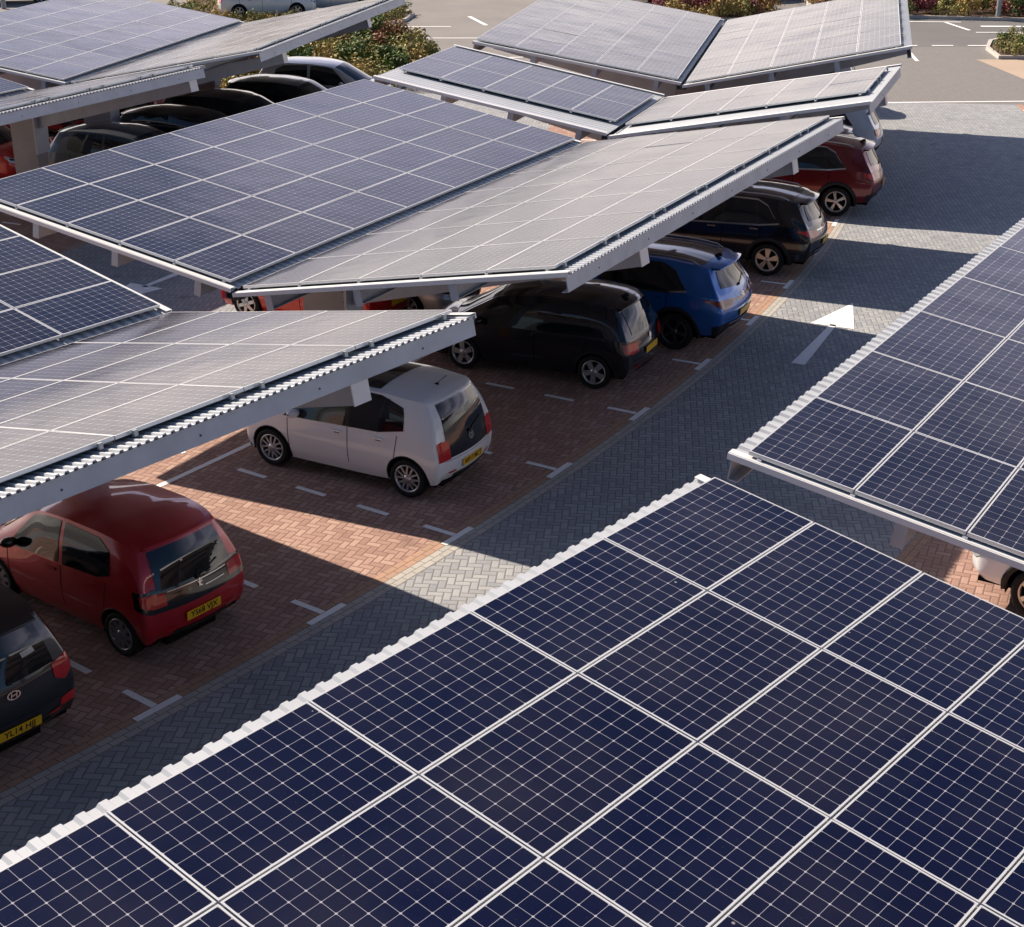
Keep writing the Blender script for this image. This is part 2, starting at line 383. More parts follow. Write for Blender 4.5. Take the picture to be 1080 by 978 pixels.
def bed(name, poly, kz=.12):
    """planting bed: mulch surface inside a raised kerb ring"""
    b = MB(); P = [Vector((x, y, 0)) for x, y in poly]; c = sum(P, Vector()) / len(P); k = len(P)
    inn = [p + (c - p).normalized() * .16 for p in P]
    n = len(b.v); b.v += [(p.x, p.y, .07) for p in inn]; b.face(range(n, n + k), M['soil']); s1 = struct(b.build('planting_soil', fix=True))
    b = MB()
    for i in range(k):
        j = (i + 1) % k; a, d, e, f = P[i], P[j], inn[j], inn[i]; U = lambda q, z: (q.x, q.y, z)
        b.quad(U(a, -.02), U(d, -.02), U(d, kz), U(a, kz), M['kerb']); b.quad(U(a, kz), U(d, kz), U(e, kz), U(f, kz), M['kerb']); b.quad(U(f, kz), U(e, kz), U(e, 0), U(f, 0), M['kerb'])
    struct(b.build('kerb', fix=True)); return P
BEDS = {
 'mid': bed('mid', [(-9.6, 50.2), (-6.5, 51.0), (-4.3, 52.6), (-3.2, 55.5), (-2.9, 59.0), (-3.6, 62.0), (-5, 63.0), (-7.3, 61.0), (-9.3, 57.5), (-10.2, 53.5)]),
 'back': bed('back', [(-14.2, 68.8), (-9.6, 66.6), (-8.2, 67.2), (-8.0, 71.0), (-10, 76), (-15, 77), (-16, 72)]),
 'small': bed('small', [(-6.6, 68.6), (-5.4, 68.9), (-4.6, 70.2), (-4.35, 72.2), (-5.2, 74.6), (-7.0, 74.6)]),
 'top': bed('top', [(6.4, 70.5), (8.4, 69.9), (11.2, 70.8), (12.3, 73.0), (11.5, 76), (6.4, 76.5)]),
 'right': bed('right', [(13.6, 72.6), (17.6, 71.2), (22.3, 70.3), (30, 70.0), (30, 79), (14, 79)]),
 'island': bed('island', [(18.25, 59.95), (26, 59.9), (26, 66.5), (21.2, 66.2), (19.0, 64.0), (18.4, 62.2)]),
}
# ------------------------------------------------------------------ solar canopies
PA, PB = 1.0221, 1.6069              # panel pitch across and along
def panel_mesh():
    b = MB(); wx, ly, t, fr = PA - .014, PB - .012, .038, .014
    x, y = wx / 2, ly / 2; a, c = x - fr, y - fr
    V = lambda *p: p
    for (p, q) in (((-x, -y), (x, -y)), ((x, -y), (x, y)), ((x, y), (-x, y)), ((-x, y), (-x, -y))):
        b.quad(V(*p, -t), V(*q, -t), V(*q, 0), V(*p, 0), M['alu'])
        i = lambda s: (max(-a, min(a, s[0])), max(-c, min(c, s[1])))
        b.quad(V(*p, 0), V(*q, 0), V(*i(q), 0), V(*i(p), 0), M['alu'])
    b.quad(V(-a, -c, -.002), V(a, -c, -.002), V(a, c, -.002), V(-a, c, -.002), M['cells'], [(0, 0), (1, 0), (1, 1), (0, 1)])
    b.quad(V(-x, -y, -t), V(-x, y, -t), V(x, y, -t), V(x, -y, -t), M['dark'])
    return b.mesh('solar_panel')
PANEL = panel_mesh()
def sheet_mesh(width, length, y0, pitch=.2009, rib=.036):
    """trapezoid-ribbed sheet; ribs run across (local x from 0 to width), ribs repeat along y"""
    b = MB(); prof = []; n = int(round(length / pitch))
    for k in range(n):
        y = y0 + k * length / n; p = length / n
        prof += [(y, 0), (y + p * .40, 0), (y + p * .52, rib), (y + p * .88, rib)]
    prof.append((y0 + length, 0))
    for th in (0, -.012):
        P = [[(0, y, z + th), (width, y, z + th)] for y, z in prof]; b.grid(P, M['sheet'], False)
    for x in (0, width):
        P = [[(x, y, z), (x, y, z - .012)] for y, z in prof]; b.grid(P, M['sheet'], False)
    return b
def canopy(label, valley, yaw, tl, tr, ncol, wings='LR', near=.10, far=.10, outL=.165, outR=.24, rib=.023, cols=(2.2, 8.8), dz=-.06, gap=.2, colz=0.0):
    """valley: world point of the left wing's panel plane at its lower near corner"""
    root = tag(empty('solar_canopy', (valley[0], valley[1], 0), -R(yaw)), label, 'solar canopy', 'solar canopies over the parking bays')
    vz = valley[2]; Ln = ncol * PB; y0, y1 = -near, Ln + far; LT = y1 - y0
    frames = {}
    for wg in wings:
        s = -1 if wg == 'L' else 1; t = R(tl if wg == 'L' else tr)
        o = Vector((0 if s < 0 else gap, 0, vz if s < 0 else vz + dz))
        X = Vector((s * math.cos(t), 0, math.sin(t))); N = Vector((-s * math.sin(t), 0, math.cos(t))); Y = Vector((0, 1, 0)); frames[wg] = (o, X, N)
        rot = Matrix.Rotation(t if s < 0 else -t, 4, 'Y')     # keeps local x pointing right
        first = True
        for i in range(5):
            for j in range(ncol):
                c = o + X * ((i + .5) * PA) + Y * ((j + .5) * PB)
                jit = Matrix.Rotation(rng.normal(0, .0022), 4, 'X') @ Matrix.Rotation(rng.normal(0, .0022), 4, 'Y')
                link(PANEL, 'solar_panel', root, Matrix.Translation(c) @ rot @ jit)
        out = outL if s < 0 else outR; wd = 5 * PA + out + .10
        sh = sheet_mesh(wd, LT, 0, .161 if s < 0 else .1004, rib)
        F = Matrix(((X.x, 0, N.x, 0), (0, 1, 0, 0), (X.z, 0, N.z, 0), (0, 0, 0, 1)))
        so_ = sh.build('roof_sheet', root); so_.matrix_local = Matrix.Translation(o - X * .10 + Y * y0 - N * .105) @ F
        P = lambda a, y, n_: o + X * a + Y * y + N * n_
        # mounting rails under the panels, with end clamps
        for i in range(6):
            a = min(max(i * PA, .12), 5 * PA - .12) if i in (0, 5) else i * PA
            b = MB(); b.box(P(a, Ln / 2, -.054), (.045, Ln + .02, .026), M['alu'], X, Y, N)
            if i == 5 and s > 0:
                for j in range(ncol * 2): b.box(P(5 * PA + .035, (j + .5) * PB / 2 + (.2 if j % 2 else -.2), -.035), (.035, .045, .06), M['post'], X, Y, N)
            b.build('mounting_rail', root)
        # purlins: C sections along the canopy, the outer one is the fascia
        for q, a in enumerate((.45, 2.0, 3.55)):
            b = MB(); b.box(P(a, (y0 + y1) / 2, -.235), (.012, LT - .06, .24), M['galv'], X, Y, N); b.box(P(a + .04, (y0 + y1) / 2, -.118), (.08, LT - .06, .010), M['galv'], X, Y, N); b.box(P(a + .04, (y0 + y1) / 2, -.35), (.08, LT - .06, .010), M['galv'], X, Y, N)
            for yy in (y0 + .02, y1 - .02): b.box(P(a + .05, yy, -.235), (.12, .012, .26), M['galv'], X, Y, N)
            b.build('purlin', root)
        b = MB(); ax = 5 * PA + out - .045; ym, ll = (y0 + y1) / 2, LT
        b.box(P(ax, ym, -.226), (.014, ll, .205), M['galv'], X, Y, N); b.box(P(ax - .05, ym, -.128), (.085, ll, .012), M['galv'], X, Y, N); b.box(P(ax - .05, ym, -.325), (.085, ll, .012), M['galv'], X, Y, N)
        for j in range(ncol): b.box(P(ax + .009, (j + .5) * PB, -.24), (.008, .02, .02), M['dark'], X, Y, N)
        b.build('fascia_beam', root)
        # folded trims along the two gable edges
        for yy, sg in ((y0, -1), (y1, 1)):
            b = MB(); b.box(P(wd / 2 - .10, yy + sg * .008, -.095), (wd, .016, .060), M['trim'], X, Y, N); b.box(P(wd / 2 - .10, yy - sg * .045, -.063), (wd, .09, .006), M['trim'], X, Y, N)
            b.build('edge_trim', root)
    # valley gutter
    if len(wings) == 2:
        b = MB(); z = vz - .24
        for (x0, x1, za, zb) in ((-.02, .0, z, z + .10), (.0, gap, z, z + .012), (gap, gap + .02, z, z + .09)):
            b.box(((x0 + x1) / 2, (y0 + y1) / 2, (za + zb) / 2), (x1 - x0, LT, zb - za), M['dark'])
        b.build('gutter', root)
    # columns with cantilever rafters
    for cy in cols:
        c = MB(); cw, cdp = .80, .34; zt = vz - .44
        c.box((gap / 2, cy, (zt + colz) / 2), (cw, cdp, zt - colz), M['colsteel'])
        c.box((gap / 2, cy, colz + .02), (cw + .3, cdp + .3, .04), M['galv'])
        co = c.build('column', root)
        f = MB(); f.box((gap / 2 + cw / 2 + .035, cy, zt / 2 + .55), (.05, cdp + .10, zt - 1.1), M['galv'])
        for k in range(4):
            for sgn in (-1, 1):
                f.box((gap / 2 + cw / 2 - .03, cy - cdp / 2 - .004, zt - .25 - k * .16), (.02, .006, .02), M['dark'])
        f.build('flange_plate', co)
        g = MB(); g.box((gap / 2 + cw / 2 + .045, cy, .33), (.07, cdp + .12, .62), M['haz']); g.box((gap / 2 + cw / 2 + .045, cy, .20), (.076, cdp + .126, .14), M['hazred']); g.box((gap / 2 + cw / 2 + .045, cy, .48), (.076, cdp + .126, .14), M['plate_y']); g.build('hazard_guard', co)
        for wg in wings:
            o, X, N = frames[wg]; s = -1 if wg == 'L' else 1; out = outL if s < 0 else outR
            tip = 5 * PA + out - .10
            A = o + X * .0 + N * -.36; B = o + X * tip + N * -.338; Cc = o + X * tip + N * -.58; D = Vector((gap / 2 + s * cw / 2, 0, vz - .92)); E_ = Vector((gap / 2 + s * .0, 0, vz - .92)); A2 = Vector((gap / 2, 0, A.z - .02))
            poly = [Vector((p.x, cy - .09, p.z)) for p in (A2, A, B, Cc, D, E_)]
            r_ = MB(); r_.prism(poly, (0, .18, 0), M['galv'])
            r_.box(o + X * (tip + .008) + N * -.455 + Vector((0, cy, 0)), (.014, .26, .25), M['trim'], X, (0, 1, 0), N)
            r_.build('rafter', root, fix=True)
    return root
# row beyond the aisle on the left, three units and a short one
canopy('large solar canopy above the white city car, its brown wing cut by the left edge', (-4.77 - 7 * PB * math.sin(R(38.24)), 20.361 - 7 * PB * math.cos(R(38.24)), 2.936), 38.24, 8.62, 11.58, 7, outL=.05, cols=(3.05, 9.45))
canopy('large solar canopy in mid picture, one lavender and one brownish wing, above the blue SUV', (-4.046, 21.709, 2.878), 28.31, 8.68, 11.21, 7, near=.12, outL=.05, cols=(2.3, 8.7))
canopy('short butterfly solar canopy with only two rows of panels and wide bare metal margins', (2.229, 33.727, 2.825), 19.85, 9.4, 11.19, 2, near=1.0, far=.55, cols=(1.6,), rib=.010)
canopy('pale glaring solar canopy at the top, the farthest, just beyond the short canopy', (4.038, 38.67, 2.865), 12.33, 9.03, 11.77, 7, outL=.05, cols=(2.3, 8.7))
# row right of the aisle
def vl(pt, yaw, t):   # outer near corner of a left wing -> its valley corner
    return (pt[0] + 5 * PA * math.cos(R(t)) * math.cos(R(yaw)), pt[1] - 5 * PA * math.cos(R(t)) * math.sin(R(yaw)), pt[2] - 5 * PA * math.sin(R(t)))
A0 = np.array((-2.40, 7.66, 3.85)); dA = np.array((math.sin(R(40.5)), math.cos(R(40.5)), 0))
canopy('nearest solar canopy filling the foreground, dark navy panels seen from just above', vl(tuple(A0 - dA * 3 * PB), 40.5, 7.3), 40.5, 7.3, 10, 7, cols=(2.3, 9.6), near=.05, far=.03)
canopy('mauve solar canopy at the right edge, beyond the far corner of the foreground canopy', vl((2.13, 13.0, 3.90), 31.6, 8.5), 31.6, 8.5, 10, 7, near=.04, cols=(2.3, 8.7))
# second row, far left
H5 = (-11.39, 40.33, 2.58)
canopy('washed-out pale solar canopy at the top left with a brown glaring right wing', H5, 14.3, 8.9, 11.2, 7, outL=.05, cols=(1.5, 8.0))
gy = 28.6; G5 = pol(51.15, 22.7, 2.62)
canopy('solar canopy at the left edge, its ribbed wing edge showing above dark cars', (G5.x - 7 * PB * math.sin(R(gy)), G5.y - 7 * PB * math.cos(R(gy)), G5.z), gy, 8.9, 11.2, 7, cols=(4.6, 10.95))

# ------------------------------------------------------------------ cars
def pchip(y, n):
    """monotone cubic through y (k,...) sampled n per span along axis 0"""
    y = np.asarray(y, float); d = np.diff(y, axis=0); m = np.zeros_like(y)
    a, c = d[:-1], d[1:]; ok = (a * c) > 0
    with np.errstate(divide='ignore', invalid='ignore'): hm = np.where(ok, 2 * a * c / (a + c), 0)
    m[1:-1] = hm; m[0] = d[0]; m[-1] = d[-1]
    t = np.arange(n) / n; res = []
    for i in range(len(d)):
        for tt in t:
            h00 = 2 * tt**3 - 3 * tt**2 + 1; h10 = tt**3 - 2 * tt**2 + tt; h01 = -2 * tt**3 + 3 * tt**2; h11 = tt**3 - tt**2
            res.append(h00 * y[i] + h10 * m[i] + h01 * y[i + 1] + h11 * m[i + 1])
    res.append(y[-1]); return np.array(res)
NU, NV = 8, 6
TPL = {
 'hatch': dict(L=3.55, H=1.48, rows=[
  # r0                 r1                r2                r3 belt           r4                 r5 roof edge
  [(.06, .74, .30), (.01, .77, .42), (.00, .79, .62), (.05, .79, .90), (.165, .745, 1.16), (.31, .68, 1.385)],
  [(.07, .86, .27), (.03, .91, .42), (.02, .925, .62), (.07, .905, .90), (.195, .82, 1.16), (.34, .73, 1.395)],
  [(.14, .90, .25), (.12, .97, .42), (.12, .985, .62), (.17, .955, .91), (.28, .87, 1.17), (.42, .76, 1.415)],
  [(.40, .90, .22), (.40, .98, .40), (.40, 1.0, .62), (.43, .975, .93), (.48, .90, 1.20), (.60, .785, 1.448)],
  [(.90, .89, .20), (.90, .97, .38), (.90, 1.0, .61), (.90, .975, .925), (.92, .905, 1.21), (.96, .795, 1.475)],
  [(1.42, .89, .19), (1.42, .97, .37), (1.42, 1.0, .60), (1.42, .975, .91), (1.42, .905, 1.21), (1.42, .795, 1.475)],
  [(1.90, .89, .19), (1.90, .97, .37), (1.90, 1.0, .60), (1.90, .97, .895), (1.88, .895, 1.19), (1.84, .775, 1.44)],
  [(2.26, .89, .19), (2.26, .97, .37), (2.27, 1.0, .60), (2.28, .97, .88), (2.26, .865, 1.13), (2.18, .745, 1.37)],
  [(2.54, .89, .19), (2.54, .97, .37), (2.56, .995, .60), (2.58, .965, .87), (2.60, .89, 1.01), (2.56, .76, 1.15)],
  [(2.80, .89, .19), (2.80, .97, .37), (2.82, .99, .60), (2.86, .955, .85), (2.90, .90, .90), (2.92, .81, .935)],
  [(3.08, .89, .20), (3.10, .965, .37), (3.12, .98, .58), (3.14, .935, .80), (3.16, .87, .845), (3.17, .76, .875)],
  [(3.36, .86, .21), (3.40, .92, .36), (3.41, .92, .56), (3.39, .86, .71), (3.37, .79, .76), (3.34, .68, .79)],
  [(3.45, .72, .22), (3.52, .74, .36), (3.53, .72, .52), (3.49, .68, .65), (3.46, .63, .69), (3.42, .55, .72)]],
  crown=[.03, .035, .04, .05, .055, .055, .055, .055, .055, .05, .05, .035, .03],
  bow=[-.09, -.06, -.03, 0, 0, 0, .03, .09, .12, .13, .09, .08, .08]),
 'suv': dict(L=4.48, H=1.64, rows=[
  [(.10, .72, .42), (.03, .76, .54), (.00, .78, .76), (.10, .79, 1.04), (.25, .74, 1.28), (.37, .66, 1.51)],
  [(.11, .84, .39), (.05, .90, .54), (.03, .915, .76), (.12, .905, 1.04), (.28, .81, 1.28), (.41, .71, 1.525)],
  [(.18, .89, .36), (.15, .965, .54), (.15, .98, .76), (.23, .955, 1.05), (.40, .82, 1.29), (.52, .735, 1.55)],
  [(.50, .89, .32), (.50, .98, .52), (.50, 1.0, .76), (.55, .975, 1.07), (.70, .865, 1.31), (.82, .755, 1.585)],
  [(1.12, .88, .30), (1.12, .97, .50), (1.12, 1.0, .74), (1.14, .97, 1.06), (1.20, .875, 1.33), (1.26, .765, 1.615)],
  [(1.80, .88, .29), (1.80, .965, .48), (1.80, 1.0, .73), (1.80, .97, 1.045), (1.80, .88, 1.33), (1.80, .765, 1.615)],
  [(2.38, .88, .29), (2.38, .965, .48), (2.38, 1.0, .73), (2.38, .965, 1.03), (2.36, .85, 1.31), (2.30, .75, 1.58)],
  [(2.80, .88, .29), (2.80, .965, .48), (2.82, 1.0, .73), (2.84, .965, 1.02), (2.82, .85, 1.26), (2.70, .68, 1.50)],
  [(3.14, .88, .29), (3.14, .965, .48), (3.16, .995, .73), (3.18, .96, 1.01), (3.20, .88, 1.14), (3.14, .75, 1.27)],
  [(3.44, .88, .30), (3.44, .965, .48), (3.46, .99, .73), (3.50, .95, .99), (3.54, .90, 1.035), (3.56, .81, 1.07)],
  [(3.86, .88, .31), (3.88, .96, .48), (3.90, .98, .71), (3.92, .93, .94), (3.94, .87, .985), (3.95, .76, 1.01)],
  [(4.24, .84, .33), (4.30, .90, .46), (4.31, .905, .68), (4.28, .85, .84), (4.25, .78, .895), (4.20, .68, .925)],
  [(4.36, .70, .34), (4.44, .72, .46), (4.46, .70, .64), (4.42, .66, .78), (4.38, .60, .82), (4.32, .54, .85)]],
  crown=[.03, .035, .04, .05, .055, .055, .055, .055, .055, .05, .05, .035, .03],
  bow=[-.11, -.08, -.04, 0, 0, 0, .03, .09, .12, .13, .10, .09, .09]),
}
class Car:
    def __init__(s, name, label, cat, kind, L, W, H, wb, ro, rw, pos, az, col, **o):
        """pos: ground point under the middle of the car; az: compass direction of the nose; rw: wheel radius; ro: rear overhang"""
        s.o = o; s.root = tag(empty(name, pos, -R(az) + math.pi / 2), label, cat)
        T = TPL[kind]; s.L, s.W, s.H, s.hw = L, W, H, W / 2
        A = np.array(T['rows'], float); kx, kz = L / T['L'], H / T['H']
        A[:, :, 0] = A[:, :, 0] * kx - L / 2; A[:, :, 1] *= s.hw; A[:, :, 2] *= kz
        for (k, r, dx, dy, dzz) in o.get('tweak', ()): A[k, r] += (dx, dy, dzz)
        G = pchip(A, NU); Gr = np.swapaxes(G, 0, 1)
        G = np.swapaxes(np.concatenate([pchip(Gr[:4], NV), pchip(Gr[3:], NV)[1:]]), 0, 1)     # [u, v, 3], creased along the shoulder
        s.G = G; s.cr = pchip(np.array(T['crown']), NU); s.bw = pchip(np.array(T['bow']), NU)
        s.xr = -L / 2 + ro; s.xf = s.xr + wb; s.rw = rw; s.col = col; s.suv = kind == 'suv'
        s.body(); s.details()
    # --- surface evaluators (a, b in natural units), left side is y > 0
    def bil(s, u, v):
        G = s.G; a = min(max(u * NU, 0), G.shape[0] - 1.001); c = min(max(v * NV, 0), G.shape[1] - 1.001)
        i, j = int(a), int(c); fa, fc = a - i, c - j
        return (G[i, j] * (1 - fa) + G[i + 1, j] * fa) * (1 - fc) + (G[i, j + 1] * (1 - fa) + G[i + 1, j + 1] * fa) * fc
    def side(s, u, v): return s.bil(u, v)
    def u_of_x(s, x, v):
        G = s.G; c = min(max(v * NV, 0), G.shape[1] - 1.001); j = int(c); f = c - j; xs = G[:, j, 0] * (1 - f) + G[:, j + 1, 0] * f
        return float(np.interp(x - s.L / 2, xs, np.arange(len(xs)))) / NU
    def sx(s, x, v): return s.bil(s.u_of_x(x, v), v)          # x measured from the rear
    def top(s, u, t):
        p = s.bil(u, 5); i = min(max(u * NU, 0), len(s.cr) - 1.001); k = int(i); f = i - k
        c = s.cr[k] * (1 - f) + s.cr[k + 1] * f; b_ = s.bw[k] * (1 - f) + s.bw[k + 1] * f; g = 1 - t * t
        return np.array((p[0] + b_ * g, p[1] * t, p[2] + c * g))
    def cap(s, v, t, rear=True):
        p = s.bil(0 if rear else 99, v); b_ = s.bw[0] if rear else s.bw[-1]; c = (s.cr[0] if rear else s.cr[-1]) * max(0, (v - 3) / 2); g = 1 - t * t
        return np.array((p[0] + b_ * g, p[1] * t, p[2] + c * g))
    def patch(s, b, f, P, Q, n, m, off, mat, mirror=False, smooth=True):
        """grid between the polyline P (list of (a,b)) and Q, pushed off the surface"""
        P, Q = np.array(P, float), np.array(Q, float)
        def along(A, t):
            x = t * (len(A) - 1); i = min(int(x), len(A) - 2); return A[i] + (A[i + 1] - A[i]) * (x - i)
        cen = np.array((0, 0, s.H * .5)); e = .02; out = []
        for i in range(n + 1):
            p, q = along(P, i / n), along(Q, i / n); row = []
            for j in range(m + 1):
                a = p + (q - p) * j / m; c = f(*a)
                d1 = f(a[0] + e, a[1]) - f(a[0] - e, a[1]); d2 = f(a[0], a[1] + e) - f(a[0], a[1] - e); nn = np.cross(d1, d2); ln = np.linalg.norm(nn)
                if ln < 1e-9: nn = c - cen; ln = np.linalg.norm(nn)
                nn = nn / ln
                if nn @ (c - cen) < 0: nn = -nn
                row.append(c + nn * off)
            out.append(row)
        out = np.array(out); b.grid(out, mat, smooth)
        if mirror: o2 = out.copy(); o2[:, :, 1] *= -1; b.grid(o2[::-1], mat, smooth)
        return out
    def body(s):
        G = s.G.copy(); nu, nv = G.shape[:2]; m = s.col; Ra = s.rw + (.065 if s.suv else .05); cut = np.zeros((nu, nv), bool)
        for xw in (s.xr, s.xf):
            d = np.hypot(G[:, :, 0] - xw, G[:, :, 2] - s.rw); ins = (d < Ra) & (np.arange(nv)[None, :] < 3 * NV); cut |= ins
        Gs = G.copy()
        for xw in (s.xr, s.xf):
            d = np.hypot(G[:, :, 0] - xw, G[:, :, 2] - s.rw); ins = (d < Ra) & (np.arange(nv)[None, :] < 3 * NV); k = Ra / np.maximum(d, .02)
            Gs[:, :, 0] = np.where(ins, xw + (G[:, :, 0] - xw) * k, Gs[:, :, 0]); Gs[:, :, 2] = np.where(ins, np.maximum(s.rw + (G[:, :, 2] - s.rw) * k, .05), Gs[:, :, 2])
        b = MB()
        idx = {}
        def vid(side, i, j):
            key = (side, i, j)
            if key not in idx: p = Gs[i, j]; idx[key] = len(b.v); b.v.append((float(p[0]), float(p[1] * side), float(p[2])))
            return idx[key]
        for side in (1, -1):
            for i in range(nu - 1):
                for j in range(nv - 1):
                    if cut[i, j] and cut[i + 1, j] and cut[i, j + 1] and cut[i + 1, j + 1]: continue
                    f = [vid(side, i, j), vid(side, i + 1, j), vid(side, i + 1, j + 1), vid(side, i, j + 1)]
                    b.face(f if side < 0 else f[::-1], m, None, True)
        NT_ = 14; ts = np.linspace(1, -1, NT_ + 1)
        tid = {}
        for i in range(nu):
            for k, t in enumerate(ts):
                if k == 0: tid[i, k] = vid(1, i, nv - 1)
                elif k == NT_: tid[i, k] = vid(-1, i, nv - 1)
                else: p = s.top(i / NU, t); tid[i, k] = len(b.v); b.v.append(tuple(map(float, p)))
        for i in range(nu - 1):
            for k in range(NT_): b.face((tid[i, k], tid[i, k + 1], tid[i + 1, k + 1], tid[i + 1, k])[::-1], m, None, True)
        for rear in (True, False):
            ii = 0 if rear else nu - 1; cid = {}
            for j in range(nv):
                for k, t in enumerate(ts):
                    if k == 0: cid[j, k] = vid(1, ii, j)
                    elif k == NT_: cid[j, k] = vid(-1, ii, j)
                    elif j == nv - 1: cid[j, k] = tid[ii, k]
                    else: p = s.cap(j / NV, t, rear); cid[j, k] = len(b.v); b.v.append(tuple(map(float, p)))
            for j in range(nv - 1):
                for k in range(NT_):
                    f = (cid[j, k], cid[j, k + 1], cid[j + 1, k + 1], cid[j + 1, k]); b.face(f if rear else f[::-1], m, None, True)
        s.bodyo = b.build('body', s.root, fix=True); me = s.bodyo.data
        crease = set()
        for side in (1, -1):
            for jj, i0, i1 in ((3 * NV, 0, 10 * NU), (nv - 1, 1 * NU, 9 * NU)):
                for i in range(i0, i1):
                    if (side, i, jj) in idx and (side, i + 1, jj) in idx: crease.add(frozenset((idx[side, i, jj], idx[side, i + 1, jj])))
        ev = np.zeros(len(me.edges) * 2, np.int32); me.edges.foreach_get('vertices', ev); ev = ev.reshape(-1, 2)
        sh = np.array([frozenset((int(a), int(c))) in crease for a, c in ev]); at_ = me.attributes.get('sharp_edge') or me.attributes.new('sharp_edge', 'BOOLEAN', 'EDGE'); at_.data.foreach_set('value', sh)
        # dark floor and wheel wells
        u = MB(); y = s.hw * .86; zf = .20 if not s.suv else .28
        u.box((0, 0, zf + .04), (s.L * .93, 2 * y * .98, .06), M['under'])
        for xw in (s.xr, s.xf):
            P = [[(xw + (Ra + .012) * math.cos(a), q, s.rw + (Ra + .012) * math.sin(a)) for q in (-y * 1.08, -y * .5, y * .5, y * 1.08)] for a in np.linspace(-.25, math.pi + .25, 17)]
            u.grid(P, M['under']); u.box((xw, 0, s.rw + .05), (2 * Ra, 2 * y * .55, .5), M['under'])
        u.build('underbody', s.root)
    def ring(s, b, xw, r0, r1, off, mat, a0=-.15, a1=math.pi + .15, n=22):
        """arch trim that follows the side surface"""
        G = s.G; pts = G[:, : 4 * NV].reshape(-1, 3)
        for side in (1, -1):
            P = []
            for a in np.linspace(a0, a1, n):
                row = []
                for r_ in (r0, (r0 + r1) / 2, r1):
                    x, z = xw + r_ * math.cos(a), max(.10, s.rw + r_ * math.sin(a)); d = (pts[:, 0] - x)**2 + (pts[:, 2] - z)**2; k = np.argsort(d)[:4]; wt = 1 / (d[k] + 1e-4)
                    row.append((x, side * ((pts[k, 1] * wt).sum() / wt.sum() + off), z))
                P.append([(row[0][0], row[0][1] - side * .05, row[0][2])] + row + [(row[2][0], row[2][1] - side * (off + .01), row[2][2])])
            b.grid(P, mat, True)
    def wheel_meshes(s):
        r, wd = s.rw, .205 if not s.suv else .235; o = s.o; ns = o.get('spokes', 5); rr = r * o.get('rimf', .70); rm = o.get('rim', M['rim'])
        t = MB(); h = wd / 2
        t.lathe([(rr, h * .80), (rr + .02, h * .96), (r * .90, h), (r * .975, h * .86), (r, h * .55), (r, -h * .55), (r * .975, -h * .86), (r * .90, -h), (rr, -h * .8)], M['tyre'], 36)
        t.lathe([(rr, h * .3), (.02, h * .3)], M['under'], 24)
        q = MB(); y0 = h * .80
        q.lathe([(rr + .006, y0 - .005), (rr + .004, y0 + .014), (rr - .016, y0 + .010), (rr - .024, y0 - .03), (rr - .024, h * .3)], rm, 36)
        q.lathe([(.070, y0 - .02), (.060, y0 + .010), (.03, y0 + .016), (.001, y0 + .017)], rm, 18)
        for k in range(ns):
            a = 2 * math.pi * k / ns + .3
            for (da, wi, wo_, forks) in o.get('spoke', [(0, .036, .030, 0)]):
                def pt(rad, off, y): aa = a + da; return (rad * math.cos(aa) - off * math.sin(aa), y, rad * math.sin(aa) + off * math.cos(aa))
                r0, r1 = .045, rr - .012; tw = forks
                A = [pt(r0, -wi, y0 + .008), pt(r0, wi, y0 + .008), pt(r1, wo_ + tw, y0 + .004), pt(r1, -wo_ + tw, y0 + .004)]; B = [(p[0], p[1] - .03, p[2]) for p in A]
                n = len(q.v); q.v += A + B
                for f in ((0, 1, 2, 3), (0, 4, 5, 1), (1, 5, 6, 2), (2, 6, 7, 3), (3, 7, 4, 0)): q.face([n + z for z in f], rm)
        me1, me2 = t.mesh('wheel'), q.mesh('rim')
        return me1, me2
    def details(s):
        o = s.o; root = s.root; L, H, hw = s.L, s.H, s.hw; k = L / TPL['suv' if s.suv else 'hatch']['L']
        me1, me2 = s.wheel_meshes()
        for xw in (s.xr, s.xf):
            for sg in (1, -1):
                wh = link(me1, 'wheel', root); wh.location = (xw, sg * (hw - .115), s.rw); wh.rotation_euler = (0, R(random.uniform(0, 70)), 0 if sg > 0 else math.pi); link(me2, 'rim', wh)
        if s.suv or o.get('clad'):
            b = MB()
            for xw in (s.xr, s.xf): s.ring(b, xw, s.rw + .055, s.rw + .135, .012, M['arch'])
            Ra = s.rw + .10
            x0, x1 = s.xr + L / 2 + Ra, s.xf + L / 2 - Ra; n = 8; lo = [(s.u_of_x(x, .0), .0) for x in np.linspace(x0, x1, n)]; hi = [(s.u_of_x(x, .9), .75) for x in np.linspace(x0, x1, n)]
            s.patch(b, s.side, lo, hi, 12, 3, .006, M['arch'], True)
            s.patch(b, lambda v, t: s.cap(v, t), [(.0, -1), (.0, 1)], [(1.15, -1), (1.15, 1)], 12, 3, .006, M['arch'])
            lo = [(s.u_of_x(x, .2), .0) for x in (.06, .2, .45)]; hi = [(s.u_of_x(x, .9), 1.15) for x in (.02, .2, .45)]; s.patch(b, s.side, [(0, 0), (1, 0), (2.2, 0)], [(0, 1.15), (1, 1.15), (2.2, 1.0)], 8, 3, .006, M['arch'], True)
            b.build('wheel_arch_cladding', root)
        else:
            b = MB()
            for xw in (s.xr, s.xf): s.ring(b, xw, s.rw + .045, s.rw + .062, .003, M['arch'])
            b.build('arch_lip', root)
        # side glass
        sw = o['sidewin']                                # list of windows: (lower [(x,v)..], upper [(x,v)..])
        band = o.get('band')
        if band:
            b = MB(); s.patch(b, s.side, [(s.u_of_x(x, v), v) for x, v in band[0]], [(s.u_of_x(x, v), v) for x, v in band[1]], 30, 5, .004, o.get('bandmat', M['black']), True); b.build('window_surround', root)
